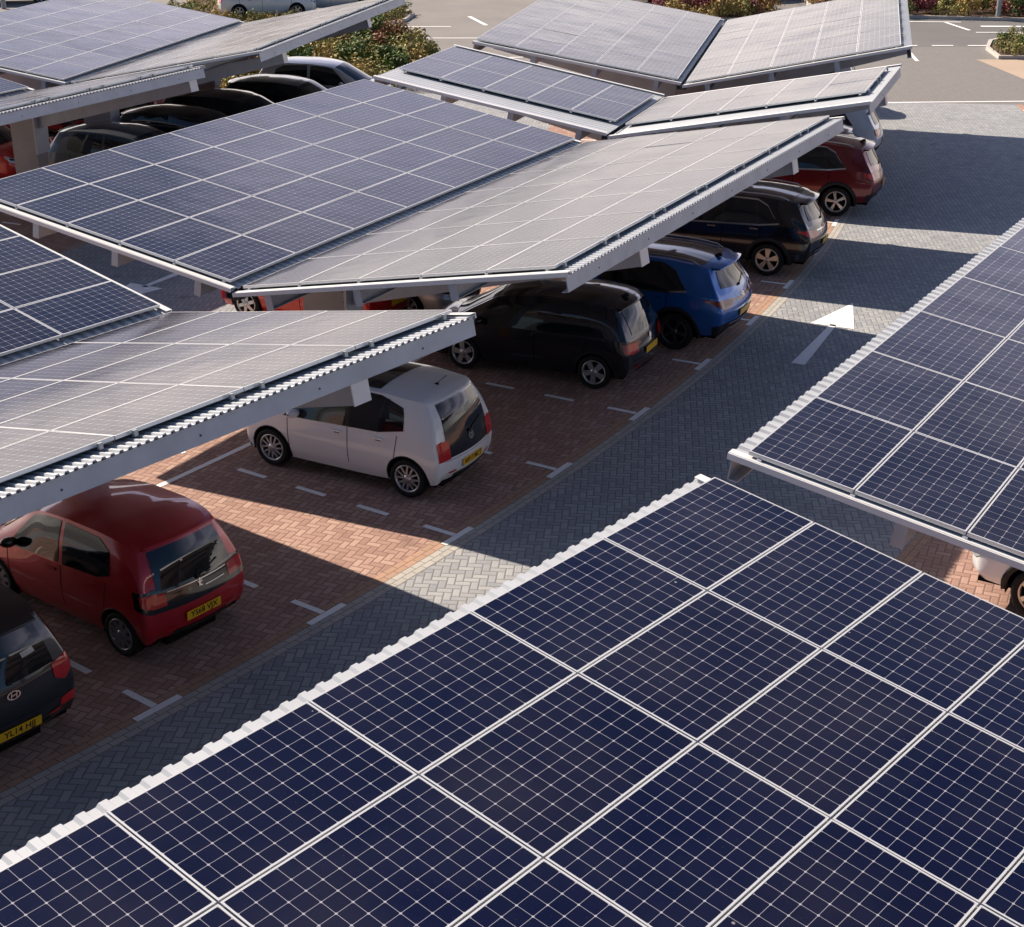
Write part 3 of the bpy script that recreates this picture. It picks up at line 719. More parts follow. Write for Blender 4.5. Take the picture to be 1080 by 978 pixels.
        for lo, hi in sw:
            for sg in (1, -1):
                b = MB(); G0 = s.patch(b, s.side, [(s.u_of_x(x, v), v) for x, v in lo], [(s.u_of_x(x, v), v) for x, v in hi], 14, 5, .008, M['glass'])
                if sg < 0: b.v = [(p[0], -p[1], p[2]) for p in b.v]
                b.build('side_window', root)
        if o.get('winchrome'):
            c = o['winchrome']; b = MB()
            for lo in c:
                s.patch(b, s.side, [(s.u_of_x(x, v), v - .055) for x, v in lo], [(s.u_of_x(x, v), v + .055) for x, v in lo], 30, 1, .011, M['chrome'], True)
            b.build('window_trim', root)
        # windscreen and rear glass
        b = MB(); s.patch(b, s.top, [(7.05, -.90), (7.05, .90)], [(8.95, -.93), (8.95, .93)], 14, 8, .006, M['glass']); b.build('windscreen', root)
        rv0, rv1 = o.get('rearglass', (3.25, 4.80)); rt = o.get('reart', (.90, .92))
        C = lambda v, t: s.cap(v, t)
        if o.get('rearblack'):
            r0, r1, tt = o['rearblack']; b = MB(); s.patch(b, C, [(r0, -tt), (r0, tt)], [(r1, -tt), (r1, tt)], 14, 8, .004, M['black']); b.build('tailgate_panel', root)
        b = MB(); s.patch(b, C, [(rv0 + o.get('rvsag', 0), -rt[0]), (rv0, 0), (rv0 + o.get('rvsag', 0), rt[0])], [(rv1, -rt[1]), (rv1, 0), (rv1, rt[1])], 16, 8, .009, M['glass']); b.build('rear_window', root)
        if o.get('roofglass'):
            u0, u1, t0 = o['roofglass']; b = MB(); s.patch(b, s.top, [(u0, -t0), (u0, t0)], [(u1, -t0), (u1, t0)], 10, 10, .004, M['black']); b.build('roof_panel', root)
        # spoiler lip over the rear glass
        if o.get('spoiler', .06):
            e = o.get('spoiler', .06); b = MB(); T0 = [s.top(0.25, t) for t in np.linspace(-.93, .93, 13)]; P = []
            for (dx, dzz) in ((.06, .012), (-e, -.004), (-e - .006, -.022), (.05, -.05)): P.append([(p[0] + dx, p[1], p[2] + dzz) for p in T0])
            b.grid(P, o.get('spoilermat', s.col), True); b.build('spoiler', root)
        # doors, handles, mirrors
        b = MB()
        for x, v0, v1, lean in o.get('seams', ()):
            vv = np.linspace(v0, v1, 9); s.patch(b, s.side, [(s.u_of_x(x + lean * (v - v0) - .006, v), v) for v in vv], [(s.u_of_x(x + lean * (v - v0) + .006, v), v) for v in vv], 12, 1, .0025, M['seam'], True)
        for v in (o.get('tgseam', 1.75),):
            s.patch(b, C, [(v - .012, -.92), (v - .012, .92)], [(v + .012, -.92), (v + .012, .92)], 14, 1, .0025, M['seam'])
        b.build('panel_gaps', root)
        for x, v in o.get('handles', ()):
            for sg in (1, -1):
                p = s.sx(x, v); b = MB(); b.box((p[0], sg * (p[1] + .012), p[2]), (.17, .024, .028), o.get('handlemat', s.col)); b.box((p[0] - .0, sg * (p[1] + .002), p[2] - .018), (.10, .008, .035), M['seam']); b.build('door_handle', root)
        mx = o.get('mirrorx', 2.42 * k)
        p = s.sx(mx, 3.2)
        for sg in (1, -1):
            b = MB(); c = Vector((p[0] + .02, sg * (p[1] + .10), p[2] + .05)); P = []
            for a in np.linspace(-1, 1, 7):
                r_ = math.sqrt(max(0, 1 - a * a * .96)); P.append([(c.x + .075 * r_ * math.cos(q) + .02 * a * sg, c.y + .105 * a, c.z + .068 * r_ * math.sin(q)) for q in np.linspace(0, 2 * math.pi, 12, endpoint=False)])
            b.grid(P, o.get('mirrormat', s.col), True, closed=True); b.box((c.x - .0, c.y - sg * .09, c.z - .045), (.05, .09, .03), M['arch']); b.build('mirror', root)
        # lamps
        for side_p, cap_p, mat in o.get('tail', ()):
            for sg in (1, -1):
                b = MB()
                if side_p: s.patch(b, s.side, side_p[0], side_p[1], 6, 5, .008, mat)
                if cap_p: s.patch(b, C, cap_p[0], cap_p[1], 6, 5, .008, mat)
                if sg < 0: b.v = [(q[0], -q[1], q[2]) for q in b.v]
                b.build('tail_lamp', root)
        if o.get('lampblack'):
            v0, v1, u1 = o['lampblack']; b = MB(); s.patch(b, s.side, [(0, v0), (u1, v0 + .3)], [(0, v1), (u1, v1)], 6, 4, .004, M['black'], True); b.build('lamp_surround', root)
        for pa, pb, mat, nm in o.get('cappatch', ()):
            b = MB(); s.patch(b, C, pa, pb, 12, 4, .009, mat); b.build(nm, root)
        D = lambda v, t: s.cap(v, t, False)
        for sg in (1, -1):
                b = MB(); hp = o.get('headv', (2.35, 3.5))
                s.patch(b, s.side, [(10.7, hp[0] + .45), (11.4, hp[0]), (12, hp[0])], [(10.55, hp[1]), (11.4, hp[1]), (12, hp[1])], 8, 4, .008, M['lampclear']); s.patch(b, D, [(hp[0], 1), (hp[0] + .2, .62)], [(hp[1], 1), (hp[1], .62)], 5, 4, .008, M['lampclear'])
                s.patch(b, s.side, [(11.15, hp[0] + .42), (12, hp[0] + .42)], [(11.15, hp[1] - .3), (12, hp[1] - .3)], 6, 2, .012, M['arch'])
                if sg < 0: b.v = [(q[0], -q[1], q[2]) for q in b.v]
                b.build('headlight', root)
        b = MB(); s.patch(b, D, [(.75, -.72), (.75, .72)], [(2.0, -.72), (2.0, .72)], 12, 4, .006, M['arch']); s.patch(b, D, [(2.5, -.5), (2.5, .5)], [(3.2, -.52), (3.2, .52)], 10, 3, .006, M['arch']); b.build('grille', root)
        # number plate
        pv = o.get('platev', 1.5); zt = o.get('platez')
        def plate(v, rear, mat, text):
            c = s.cap(v, 0, rear); d1 = s.cap(v + .12, 0, rear) - s.cap(v - .12, 0, rear); up = Vector(d1).normalized(); Y = Vector((0, -1 if rear else 1, 0)); N = Y.cross(up)
            cc = Vector(c) + N * .012; X = Y
            b = MB(); b.box(cc, (.52, .111, .008), mat, X, up, N); pl = b.build('number_plate', root)
            if text:
                me = text_mesh(text, .105); me.materials.clear(); me.materials.append(M['plate_k']); tx = link(me, 'plate_lettering', pl)
                wdt = max(v_.co.x for v_ in me.vertices) - min(v_.co.x for v_ in me.vertices); f = min(1, .47 / wdt)
                tx.matrix_local = Matrix(((X.x, up.x, N.x, cc.x + N.x * .006), (X.y, up.y, N.y, cc.y + N.y * .006), (X.z, up.z, N.z, cc.z + N.z * .006), (0, 0, 0, 1))) @ Matrix.Diagonal((f, 1.0, 1, 1))
        if o.get('plate') is not None: plate(pv, True, M['plate_y'], o['plate'])
        if o.get('fplate'): plate(1.25, False, M['plate_w'], None)
        if o.get('badge'):
            v, fn = o['badge']; c = s.cap(v, 0); d1 = s.cap(v + .12, 0) - s.cap(v - .12, 0); up = Vector(d1).normalized(); Y = Vector((0, -1, 0)); N = Y.cross(up)
            b = MB(); fn(b, Vector(c) + N * .013, Y, up, N); b.build('badge', root)
        for (t, v, txt, sz) in o.get('script', ()):
            c = s.cap(v, t); d1 = s.cap(v + .12, t) - s.cap(v - .12, t); up = Vector(d1).normalized(); Y = Vector((0, -1, 0)); N = Y.cross(up); me = text_mesh(txt, sz); me.materials.clear(); me.materials.append(M['chrome']); tx = link(me, 'badge_lettering', root); cc = Vector(c) + N * .012
            tx.matrix_local = Matrix(((Y.x, up.x, N.x, cc.x), (Y.y, up.y, N.y, cc.y), (Y.z, up.z, N.z, cc.z), (0, 0, 0, 1)))
        # roof furniture
        if o.get('rails'):
            for sg in (1, -1):
                b = MB(); pts = []
                for i, u in enumerate(np.linspace(2.3, 6.9, 14)):
                    p = s.top(u, .93 * sg); pts.append((p[0], p[1], p[2] + (.045 if 0 < i < 13 else .0)))
                b.tube(pts, .016, o['rails'], 8); b.build('roof_rail', root)
        if o.get('aerial') == 'fin':
            p = s.top(1.9, 0); b = MB(); b.prism([(p[0] - .09, -.02, p[2]), (p[0] + .09, -.02, p[2] - .002), (p[0] - .03, -.008, p[2] + .065), (p[0] - .08, -.008, p[2] + .065)], (0, .03, 0), s.col if o.get('fincol') else M['arch']); b.build('aerial', root, fix=True)
        elif o.get('aerial'):
            p = s.top(o['aerial'], 0); b = MB(); b.tube([(p[0], 0, p[2] - .01), (p[0] - .01, 0, p[2] + .03), (p[0] - .16, 0, p[2] + .16)], .006, M['arch'], 6); b.box((p[0], 0, p[2] + .008), (.05, .035, .02), M['arch']); b.build('aerial', root)
        if o.get('wiper'):
            v = o['wiper']; b = MB(); p, q = s.cap(v, .02), s.cap(v + .35, -.55); b.tube([(p[0] - .02, p[1], p[2]), (q[0] - .022, q[1], q[2])], .008, M['arch'], 6); b.box((p[0] - .02, p[1], p[2]), (.03, .05, .04), M['arch']); b.build('rear_wiper', root)
        if o.get('rearchrome'):
            v, t = o['rearchrome']; b = MB(); s.patch(b, C, [(v - .10, -t), (v - .10, t)], [(v + .10, -t), (v + .10, t)], 14, 1, .016, M['chrome']); b.build('bumper_trim', root)
        if not s.suv:
            b = MB(); s.patch(b, C, [(.02, -.72), (.02, .72)], [(.55, -.66), (.55, .66)], 12, 3, .007, M['arch']); b.build('bumper_insert', root)
        for sg in (1, -1):
            b = MB(); s.patch(b, C, [(.85, .86 * sg), (.85, .62 * sg)], [(1.02, .86 * sg), (1.02, .62 * sg)], 4, 2, .012, M['tail']); b.build('reflector', root)
        b = MB(); s.patch(b, s.top, [(8.98, -.9), (8.98, .9)], [(9.02, -.9), (9.02, .9)], 12, 1, .003, M['seam']); s.patch(b, s.top, [(9.0, .86), (11.2, .84)], [(9.0, .875), (11.2, .855)], 10, 1, .003, M['seam']); s.patch(b, s.top, [(9.0, -.86), (11.2, -.84)], [(9.0, -.875), (11.2, -.855)], 10, 1, .003, M['seam']); b.build('bonnet_gap', root)
        if o.get('sticker'):
            b = MB(); s.patch(b, C, [(3.75, -.35), (3.78, -.62)], [(3.95, -.34), (3.98, -.6)], 3, 2, .012, M['lampclear']); b.build('window_sticker', root)

# badges: small raised marks
def ringmark(b, c, X, Y, N, r, w_, n=20, ex=1.0):
    P = []
    for rad in (r, r - w_): P.append([c + X * (rad * ex * math.cos(a)) + Y * (rad * math.sin(a)) + N * .004 for a in np.linspace(0, 2 * math.pi, n, endpoint=False)])
    b.grid(P, M['chrome'], False, closed=True)
def bar(b, c, X, Y, N, p, q, w_):
    a, d = c + X * p[0] + Y * p[1], c + X * q[0] + Y * q[1]; t = (d - a).normalized(); b.box((a + d) / 2 + N * .004, ((d - a).length, w_, .006), M['chrome'], t, N.cross(t), N)
def badge_round(b, c, X, Y, N):
    ringmark(b, c, X, Y, N, .062, .010)
    for p, q in (((-.030, .045), (-.010, .004)), ((-.010, .004), (0, .030)), ((0, .030), (.010, .004)), ((.010, .004), (.030, .045)), ((-.048, .02), (-.022, -.048)), ((-.022, -.048), (0, -.008)), ((0, -.008), (.022, -.048)), ((.022, -.048), (.048, .02))): bar(b, c, X, Y, N, p, q, .009)
def badge_oval(b, c, X, Y, N):
    ringmark(b, c, X, Y, N, .046, .009, 24, 1.75)
    for p, q in (((-.040, -.028), (-.022, .028)), ((.022, -.028), (.040, .028)), ((-.032, -.004), (.032, .006))): bar(b, c, X, Y, N, p, q, .011)
def badge_beast(b, c, X, Y, N):       # rearing animal in outline
    for p, q, w_ in (((-.012, -.050), (-.002, .020), .022), ((-.002, .020), (.006, .052), .026), ((.0, .012), (.034, .028), .012), ((0, -.006), (.036, .000), .012), ((-.006, -.030), (.026, -.052), .014), ((-.012, -.020), (-.034, .012), .010)): bar(b, c, X, Y, N, p, q, w_)
def badge_disc(b, c, X, Y, N): ringmark(b, c, X, Y, N, .045, .044)
def badge_oval_small(b, c, X, Y, N): ringmark(b, c, X, Y, N, .032, .008, 20, 2.0)

def kx(lst, k): return [(x * k, v) for x, v in lst]
def hatchwin(k, style=0):
    rear = (kx([(.62, 3.36), (.84, 3.12), (1.50, 3.05)], k), kx([(.66, 4.40), (.86, 4.78), (1.50, 4.84)], k))
    front = (kx([(1.58, 3.06), (2.1, 3.05), (2.60, 3.05)], k), kx([(1.58, 4.84), (1.85, 4.85), (2.16, 4.84)], k))
    return [rear, front]
def hatchband(k): return (kx([(.58, 3.3), (1.0, 3.02), (2.1, 3.0), (2.70, 3.0)], k), kx([(.62, 4.5), (1.0, 4.90), (1.9, 4.92), (2.2, 4.90)], k))
def suvwin(k):
    q = (kx([(.74, 3.28), (.95, 3.14), (1.12, 3.10)], k), kx([(.98, 4.35), (1.10, 4.62), (1.20, 4.68)], k))
    r = (kx([(1.18, 3.10), (1.5, 3.07), (1.86, 3.06)], k), kx([(1.26, 4.70), (1.5, 4.76), (1.86, 4.78)], k))
    f = (kx([(1.95, 3.06), (2.5, 3.05), (3.16, 3.05)], k), kx([(1.95, 4.78), (2.3, 4.80), (2.64, 4.80)], k))
    return [q, r, f]
def suvband(k): return (kx([(.70, 3.22), (1.1, 3.04), (2.4, 3.0), (3.26, 3.0)], k), kx([(.96, 4.45), (1.2, 4.80), (2.2, 4.88), (2.70, 4.86)], k))
def hatchseams(k): return [(1.54 * k, .9, 3.0, 0), (2.60 * k, .9, 2.9, .01), (.74 * k, 1.9, 3.0, -.05)]
def suvseams(k): return [(1.90 * k, .9, 3.0, 0), (3.10 * k, .9, 2.9, .01), (1.10 * k, 1.9, 3.0, -.04)]

def at(p, az, dx, dy=0):   # p + forward*dx + left*dy
    f = Vector((math.sin(R(az)), math.cos(R(az)), 0)); l = Vector((-f.y, f.x, 0)); return Vector((p[0], p[1], 0)) + f * dx + l * dy
def from_rear_wheel(contact, az, L, W, ro):   # contact: outer foot of the left rear wheel
    return at(contact, az, L / 2 - ro, -(W / 2 - .03))
def from_rear(p, az, L): return at(p, az, L / 2)

# dark grey hatchback, bottom left
k = 3.67 / 3.55; az = -50
Car('parked_car', 'dark grey hatchback cut off by the left edge of the photo, number plate YL14 HJJ', 'car', 'hatch', 3.67, 1.66, 1.50, 2.385, .52, .285, from_rear(pol(70.14, 39.78), az, 3.67), az, paint('graphite', (.030, .033, .042), .6),
    sidewin=hatchwin(k), band=hatchband(k), seams=hatchseams(k), handles=[(.98 * k, 2.75), (1.72 * k, 2.75)], plate='YL14 HJJ', platev=1.05, badge=(2.72, badge_oval), rearglass=(3.12, 4.72), reart=(.86, .86), spoiler=.10, tgseam=1.72, script=[(.62, 2.78, 'i10', .07)], sticker=True,
    tail=[(([(0, 2.3), (1.5, 2.75)], [(0, 3.12), (1.8, 3.22)]), ([(2.3, 1), (2.55, .80)], [(3.12, 1), (3.05, .80)]), M['tail']), (([(0, .95), (.9, 1.0)], [(0, 1.55), (.9, 1.6)]), ([(.95, 1), (1.05, .86)], [(1.55, 1), (1.5, .86)]), M['tail'])], spokes=8, wiper=3.2)
# dark red hatchback
k = 3.475 / 3.55; az = -52.2
Car('parked_car', 'dark red hatchback with black tailgate glass, number plate YS68 VJX', 'car', 'hatch', 3.475, 1.615, 1.46, 2.34, .50, .285, from_rear_wheel((-4.58, 16.02), az, 3.475, 1.615, .50), az, paint('ruby', (.46, .006, .016), .25),
    sidewin=hatchwin(k), seams=hatchseams(k), handles=[(.98 * k, 2.75), (1.72 * k, 2.75)], plate='YS68 VJX', platev=1.5, badge=(2.85, badge_beast), rearblack=(2.18, 3.2, 1.0), lampblack=(2.15, 3.15, 2.2), rearglass=(3.12, 4.75), reart=(.88, .88), spoiler=.05, tgseam=2.2,
    tail=[(([(0, 2.40), (1.5, 2.6)], [(0, 3.02), (1.6, 3.0)]), ([(2.40, 1), (2.42, .74)], [(3.02, 1), (2.95, .74)]), M['tail'])],
    cappatch=[([(2.92, -.7), (2.92, .7)], [(2.97, -.7), (2.97, .7)], M['chrome'], 'tailgate_trim'), ([(2.60, -.62), (2.60, -.12)], [(2.64, -.62), (2.64, -.12)], M['chrome'], 'tailgate_trim')], spokes=9, rim=plain('grey alloy', (.28, .28, .29), .35, .7), mirrormat=M['black'], wiper=3.1)
# white hatchback
k = 3.54 / 3.55; az = -61.0
Car('parked_car', 'white city car with black glass tailgate and black roof panel', 'car', 'hatch', 3.54, 1.645, 1.48, 2.407, .53, .295, from_rear_wheel((-1.50, 20.49), az, 3.54, 1.645, .53), az, paint('white', (.84, .86, .90), .0, .3),
    sidewin=hatchwin(k), band=hatchband(k), seams=hatchseams(k), handles=[(1.0 * k, 2.72), (1.72 * k, 2.72)], plate='WF17 MCT', platev=1.35, badge=(2.72, badge_round), rearblack=(2.05, 4.86, .86), rearglass=(3.2, 4.78), reart=(.84, .86), rvsag=.10, spoiler=.0, tgseam=1.9, roofglass=(4.3, 6.7, .86), aerial=2.6,
    tail=[(([(0, 1.95), (.9, 2.0)], [(0, 3.0), (.9, 2.95)]), ([(1.95, 1), (2.0, .78)], [(3.0, 1), (2.95, .78)]), M['tail'])], spokes=6, spoke=[(0, .020, .012, .06), (0, .020, .012, -.06)], wiper=3.0, tweak=[(0, 5, -.03, 0, .02), (0, 4, -.04, 0, 0), (1, 5, -.03, 0, .02), (1, 4, -.04, 0, 0), (2, 5, -.03, 0, .02)])
# black hatchback
k = 3.99 / 3.55; az = -65.4
Car('parked_car', 'black five door hatchback with silver five spoke wheels beside the blue SUV', 'car', 'hatch', 3.99, 1.73, 1.46, 2.46, .63, .30, from_rear_wheel((1.38, 24.91), az, 3.99, 1.73, .63), az, paint('black navy', (.004, .006, .014), .3, .25),
    sidewin=hatchwin(k), band=hatchband(k), seams=hatchseams(k), handles=[(.98 * k, 2.72), (1.72 * k, 2.72)], plate='', platev=2.05, badge=(2.8, badge_disc), rearglass=(3.25, 4.75), reart=(.84, .86), spoiler=.09, spoilermat=M['black'], roofglass=(2.2, 6.9, .94), tgseam=1.6,
    tail=[(([(0, 2.2), (1.6, 2.35)], [(0, 2.85), (1.7, 2.85)]), ([(2.15, 1), (2.25, .70)], [(2.85, 1), (2.8, .70)]), M['tail'])], spokes=5, spoke=[(0, .040, .052, 0)], aerial='fin')
# blue SUV
k = 1.0; az = -63.4
Car('parked_suv', 'metallic blue SUV with black roof and silver roof rails', 'suv', 'suv', 4.48, 1.855, 1.64, 2.67, .90, .345, from_rear_wheel((2.93, 26.93), az, 4.48, 1.855, .90), az, paint('blue', (.012, .14, .50), .35, .26),
    sidewin=suvwin(k), band=suvband(k), seams=suvseams(k), handles=[(1.22 * k, 2.78), (2.12 * k, 2.78)], plate='', platev=1.65, badge=(2.72, badge_oval_small), rearglass=(3.3, 4.7), reart=(.86, .82), rvsag=.22, spoiler=.16, roofglass=(2.0, 6.9, .86), rails=M['chrome'], aerial='fin', rearchrome=(1.0, .80), tgseam=1.45, wiper=3.35,
    winchrome=[kx([(.70, 3.2), (1.1, 3.02), (2.4, 2.99), (3.2, 2.99)], 1)], cappatch=[([(2.55, -.62), (2.48, 0), (2.55, .62)], [(2.72, -.62), (2.62, 0), (2.72, .62)], M['taildark'], 'lamp_strip')],
    tail=[(([(0, 2.25), (1.2, 2.5), (2.6, 2.75)], [(0, 2.85), (1.2, 2.9), (2.6, 2.85)]), ([(2.25, 1), (2.4, .58)], [(2.85, 1), (2.75, .58)]), M['taildark'])], spokes=5, spoke=[(-.10, .018, .016, 0), (.10, .018, .016, 0)], rim=plain('graphite alloy', (.10, .10, .11), .35, .7))
# black SUV
az = -68.2
Car('parked_suv', 'black SUV with bronze wheels and silver roof rails, parked two bays beyond the blue SUV', 'suv', 'suv', 4.48, 1.855, 1.64, 2.67, .90, .345, from_rear_wheel((5.31, 31.61), az, 4.48, 1.855, .90), az, paint('deep black', (.005, .006, .011), .3, .22),
    sidewin=suvwin(k), band=suvband(k), seams=suvseams(k), handles=[(1.22 * k, 2.78), (2.12 * k, 2.78)], handlemat=M['chrome'], plate='', platev=1.65, badge=(2.72, badge_oval_small), rearglass=(3.3, 4.7), reart=(.86, .82), rvsag=.22, spoiler=.16, roofglass=(2.0, 6.9, .80), rails=M['chrome'], rearchrome=(1.0, .80), tgseam=1.45, wiper=3.35,
    winchrome=[kx([(.70, 3.2), (1.1, 3.02), (2.4, 2.99), (3.2, 2.99)], 1), kx([(.80, 3.6), (.97, 4.45), (1.2, 4.80), (2.2, 4.88), (2.70, 4.86)], 1)], cappatch=[([(2.66, -.62), (2.60, 0), (2.66, .62)], [(2.76, -.62), (2.68, 0), (2.76, .62)], M['chrome'], 'lamp_strip')],
    tail=[(([(0, 2.3), (1.2, 2.5), (2.4, 2.75)], [(0, 2.85), (1.2, 2.9), (2.4, 2.85)]), ([(2.3, 1), (2.4, .58)], [(2.85, 1), (2.75, .58)]), M['tail'])], spokes=5, spoke=[(-.14, .022, .030, 0), (.14, .022, .030, 0)], rim=M['rim_bronze'])
# dark red SUV
k = 4.55 / 4.48; az = -72.3
Car('parked_suv', 'dark red SUV with its roof in the sun, beyond the black SUV', 'suv', 'suv', 4.55, 1.83, 1.68, 2.70, .88, .35, from_rear_wheel((7.68, 36.56), az, 4.55, 1.83, .88), az, paint('wine', (.16, .008, .012), .4),
    sidewin=suvwin(k), band=suvband(k), seams=suvseams(k), handles=[(1.22 * k, 2.78), (2.12 * k, 2.78)], plate='', platev=1.75, badge=(2.72, badge_disc), rearglass=(3.3, 4.7), reart=(.86, .82), rvsag=.22, spoiler=.12, rails=M['rim'], aerial='fin', rearchrome=(1.0, .80), tgseam=1.45, wiper=3.35,
    winchrome=[kx([(.80, 3.6), (.97, 4.45), (1.2, 4.80), (2.2, 4.88), (2.70, 4.86)], k), kx([(.70, 3.2), (1.1, 3.02), (2.4, 2.99), (3.2, 2.99)], k)],
    tail=[(([(0, 2.25), (1.2, 2.45), (2.2, 2.7)], [(0, 2.95), (1.2, 2.98), (2.2, 2.9)]), ([(2.25, 1), (2.4, .60)], [(2.95, 1), (2.8, .60)]), M['tail'])], spokes=5, spoke=[(-.10, .016, .014, 0), (.10, .016, .014, 0)])

def simple(kind, label, p, az, col, mid=False, front=False, L=None, W=None, H=None, name=None, **kw):
    """a car built with the usual parts, for the bays farther off; p is the rear centre (or the nose centre when front)"""
    suv = kind == 'suv'; L = L or (4.4 if suv else 3.95); W = W or (1.84 if suv else 1.74); H = H or (1.63 if suv else 1.47); k = L / (4.48 if suv else 3.55)
    wb = L * .60; ro = L * .19
    o = dict(sidewin=suvwin(k) if suv else hatchwin(k), band=suvband(k) if suv else hatchband(k), seams=suvseams(k) if suv else hatchseams(k), handles=[(1.1 * k, 2.75)], plate='', platev=1.6, rearglass=(3.3, 4.7), reart=(.84, .84), spoiler=.08, spokes=6, fplate=True,
             tail=[(([(0, 2.2), (1.4, 2.4)], [(0, 3.0), (1.5, 2.95)]), ([(2.2, 1), (2.3, .68)], [(3.0, 1), (2.9, .68)]), M['tail'])])
    o.update(kw)
    pos = at(p, az, -L / 2 if front else L / 2)
    return Car(name or ('parked_suv' if suv else 'parked_car'), label, 'suv' if suv else 'car', kind, L, W, H, wb, ro, .34 if suv else .305, pos, az, col, **o)
WHITE = paint('white', (.66, .67, .72)); SILV = paint('silver', (.58, .59, .61), .35); BLK = M['black navy']; RED = paint('signal red', (.50, .012, .010), .1)
# right of the aisle, nose towards the aisle
simple('suv', 'white SUV nose peeping out under the right-hand canopy', at((6.26, 16.98), -58.5, .74, -.89), -58.5, WHITE, front=True, headv=(1.7, 2.8), rim=M['rim_bronze'], clad=True)
# far end of the row
simple('hatch', 'dark hatchback behind the dark red SUV', pol(70.5, 15.6), -74.4, paint('midnight', (.006, .012, .035)), L=4.1)
simple('suv', 'white SUV at the far end of the row, only its tail showing', pol(70.9, 13.3), -76.7, WHITE)
simple('suv', 'grey SUV in the last bay, hidden behind the far canopies', pol(70.5, 6.9), -83, SILV)
# left bays of the same row
simple('hatch', 'bright red hatchback under the front edge of the middle canopy', pol(64.6, 28.3), -61.5, RED, L=3.6, platev=1.9)
simple('hatch', 'silver hatchback nose beside the bright red hatchback', pol(65.45, 27.2), 116.6, SILV, front=True, L=4.0, spokes=8)
# second row under the far left canopies
simple('hatch', 'red hatchback cut off by the left edge beside a canopy column', pol(50.2, 21.6), 110, RED, front=True)
simple('hatch', 'dark blue-grey hatchback with its tail beside the far left column', pol(50.95, 21.2), 111, paint('slate', (.05, .06, .08), .5), L=4.1, band=None)
simple('suv', 'black SUV with a yellow plate between the two far left columns', pol(49.9, 17.75), -72, BLK, L=4.3)
simple('suv', 'dark red SUV behind the black SUV under the far left canopy', pol(50.6, 14.2), -76, RED)
simple('hatch', 'black saloon-like car with plate between the far columns', pol(50.4, 15.4), -74.6, paint('jet', (.004, .004, .005)), L=4.2)
simple('suv', 'black SUV, long glossy roof, parked left of the bushes', pol(51.2, 15.9), 105.9, BLK, L=4.4, H=1.56)
simple('hatch', 'black low car whose roof just shows over the middle canopy', pol(51.1, 18.3), 108, M['jet'], L=4.3)
simple('hatch', 'black hatchback with a bright windscreen, in front of the silver hatchback', pol(51.8, 12.6), 103, paint('dusk', (.02, .022, .03), .4), L=4.0, band=None)
simple('hatch', 'silver hatchback with sunlit windscreen beside the bushes', pol(51.9, 9.7), 100, SILV, L=4.2, H=1.58, band=None)
# beyond the planting
simple('hatch', 'white car behind the bushes at the top left', (-12.9, 71.4), 78, WHITE, L=4.2)
simple('hatch', 'pale silver car at the top left of the bushes, one wheel showing', (-10.2, 73.6), 80, paint('ice', (.58, .63, .70), .3), L=4.4)
simple('hatch', 'bright blue car at the top left corner', (-25.5, 76.6), 80, M['blue'], L=4.0)
simple('hatch', 'red car at the top edge behind the far canopy', (8.3, 76.2), -80, RED, L=4.0)
simple('suv', 'dark car behind the wine-coloured bushes at the top', (9.2, 77.8), 80, BLK)
simple('hatch', 'blue car behind the bushes at the top right', (15.5, 75.2), 85, paint('sky', (.05, .22, .45), .4), L=4.1)

# ------------------------------------------------------------------ planting
def shrub_mesh(h, wd, n, leaf, mat, seed, upright=.0, stems=5):
    g = np.random.default_rng(seed); b = MB(); tint = []
    ncl = 16; cl = []
    for _ in range(ncl):
        a = g.uniform(0, 2 * math.pi); r_ = wd * math.sqrt(g.uniform(0, 1)) * .8; cl.append((r_ * math.cos(a), r_ * math.sin(a), h * g.uniform(.25, .85) * (1 - .35 * (r_ / wd)**2), g.uniform(.5, 1.1) * wd * .42))
    for _ in range(n):
        cx, cy, cz, cr = cl[g.integers(ncl)]; d = g.normal(size=3); d /= np.linalg.norm(d); rr = cr * g.uniform(.35, 1.05)
        p = Vector((cx + d[0] * rr, cy + d[1] * rr, max(.03, cz + d[2] * rr * (1 + upright))))
        nn = Vector(d + g.normal(size=3) * .5 + np.array((0, 0, .4))).normalized(); a = nn.orthogonal().normalized(); a = (Matrix.Rotation(g.uniform(0, 6.28), 3, nn) @ a); c = nn.cross(a); l = leaf * g.uniform(.6, 1.3)
        b.quad(p - a * l, p - c * l * .45, p + a * l, p + c * l * .45, mat); tint.append(g.uniform(0, 1))
    for _ in range(stems):
        a = g.uniform(0, 6.28); b.tube([(0, 0, 0), (math.cos(a) * wd * .3, math.sin(a) * wd * .3, h * .45), (math.cos(a) * wd * .45, math.sin(a) * wd * .45, h * .8)], .012, M['wood'], 5)
    me = b.mesh('foliage'); at_ = me.attributes.new('tint', 'FLOAT', 'FACE'); vals = np.zeros(len(me.polygons)); vals[:len(tint)] = tint; at_.data.foreach_set('value', vals.astype(np.float32)); return me
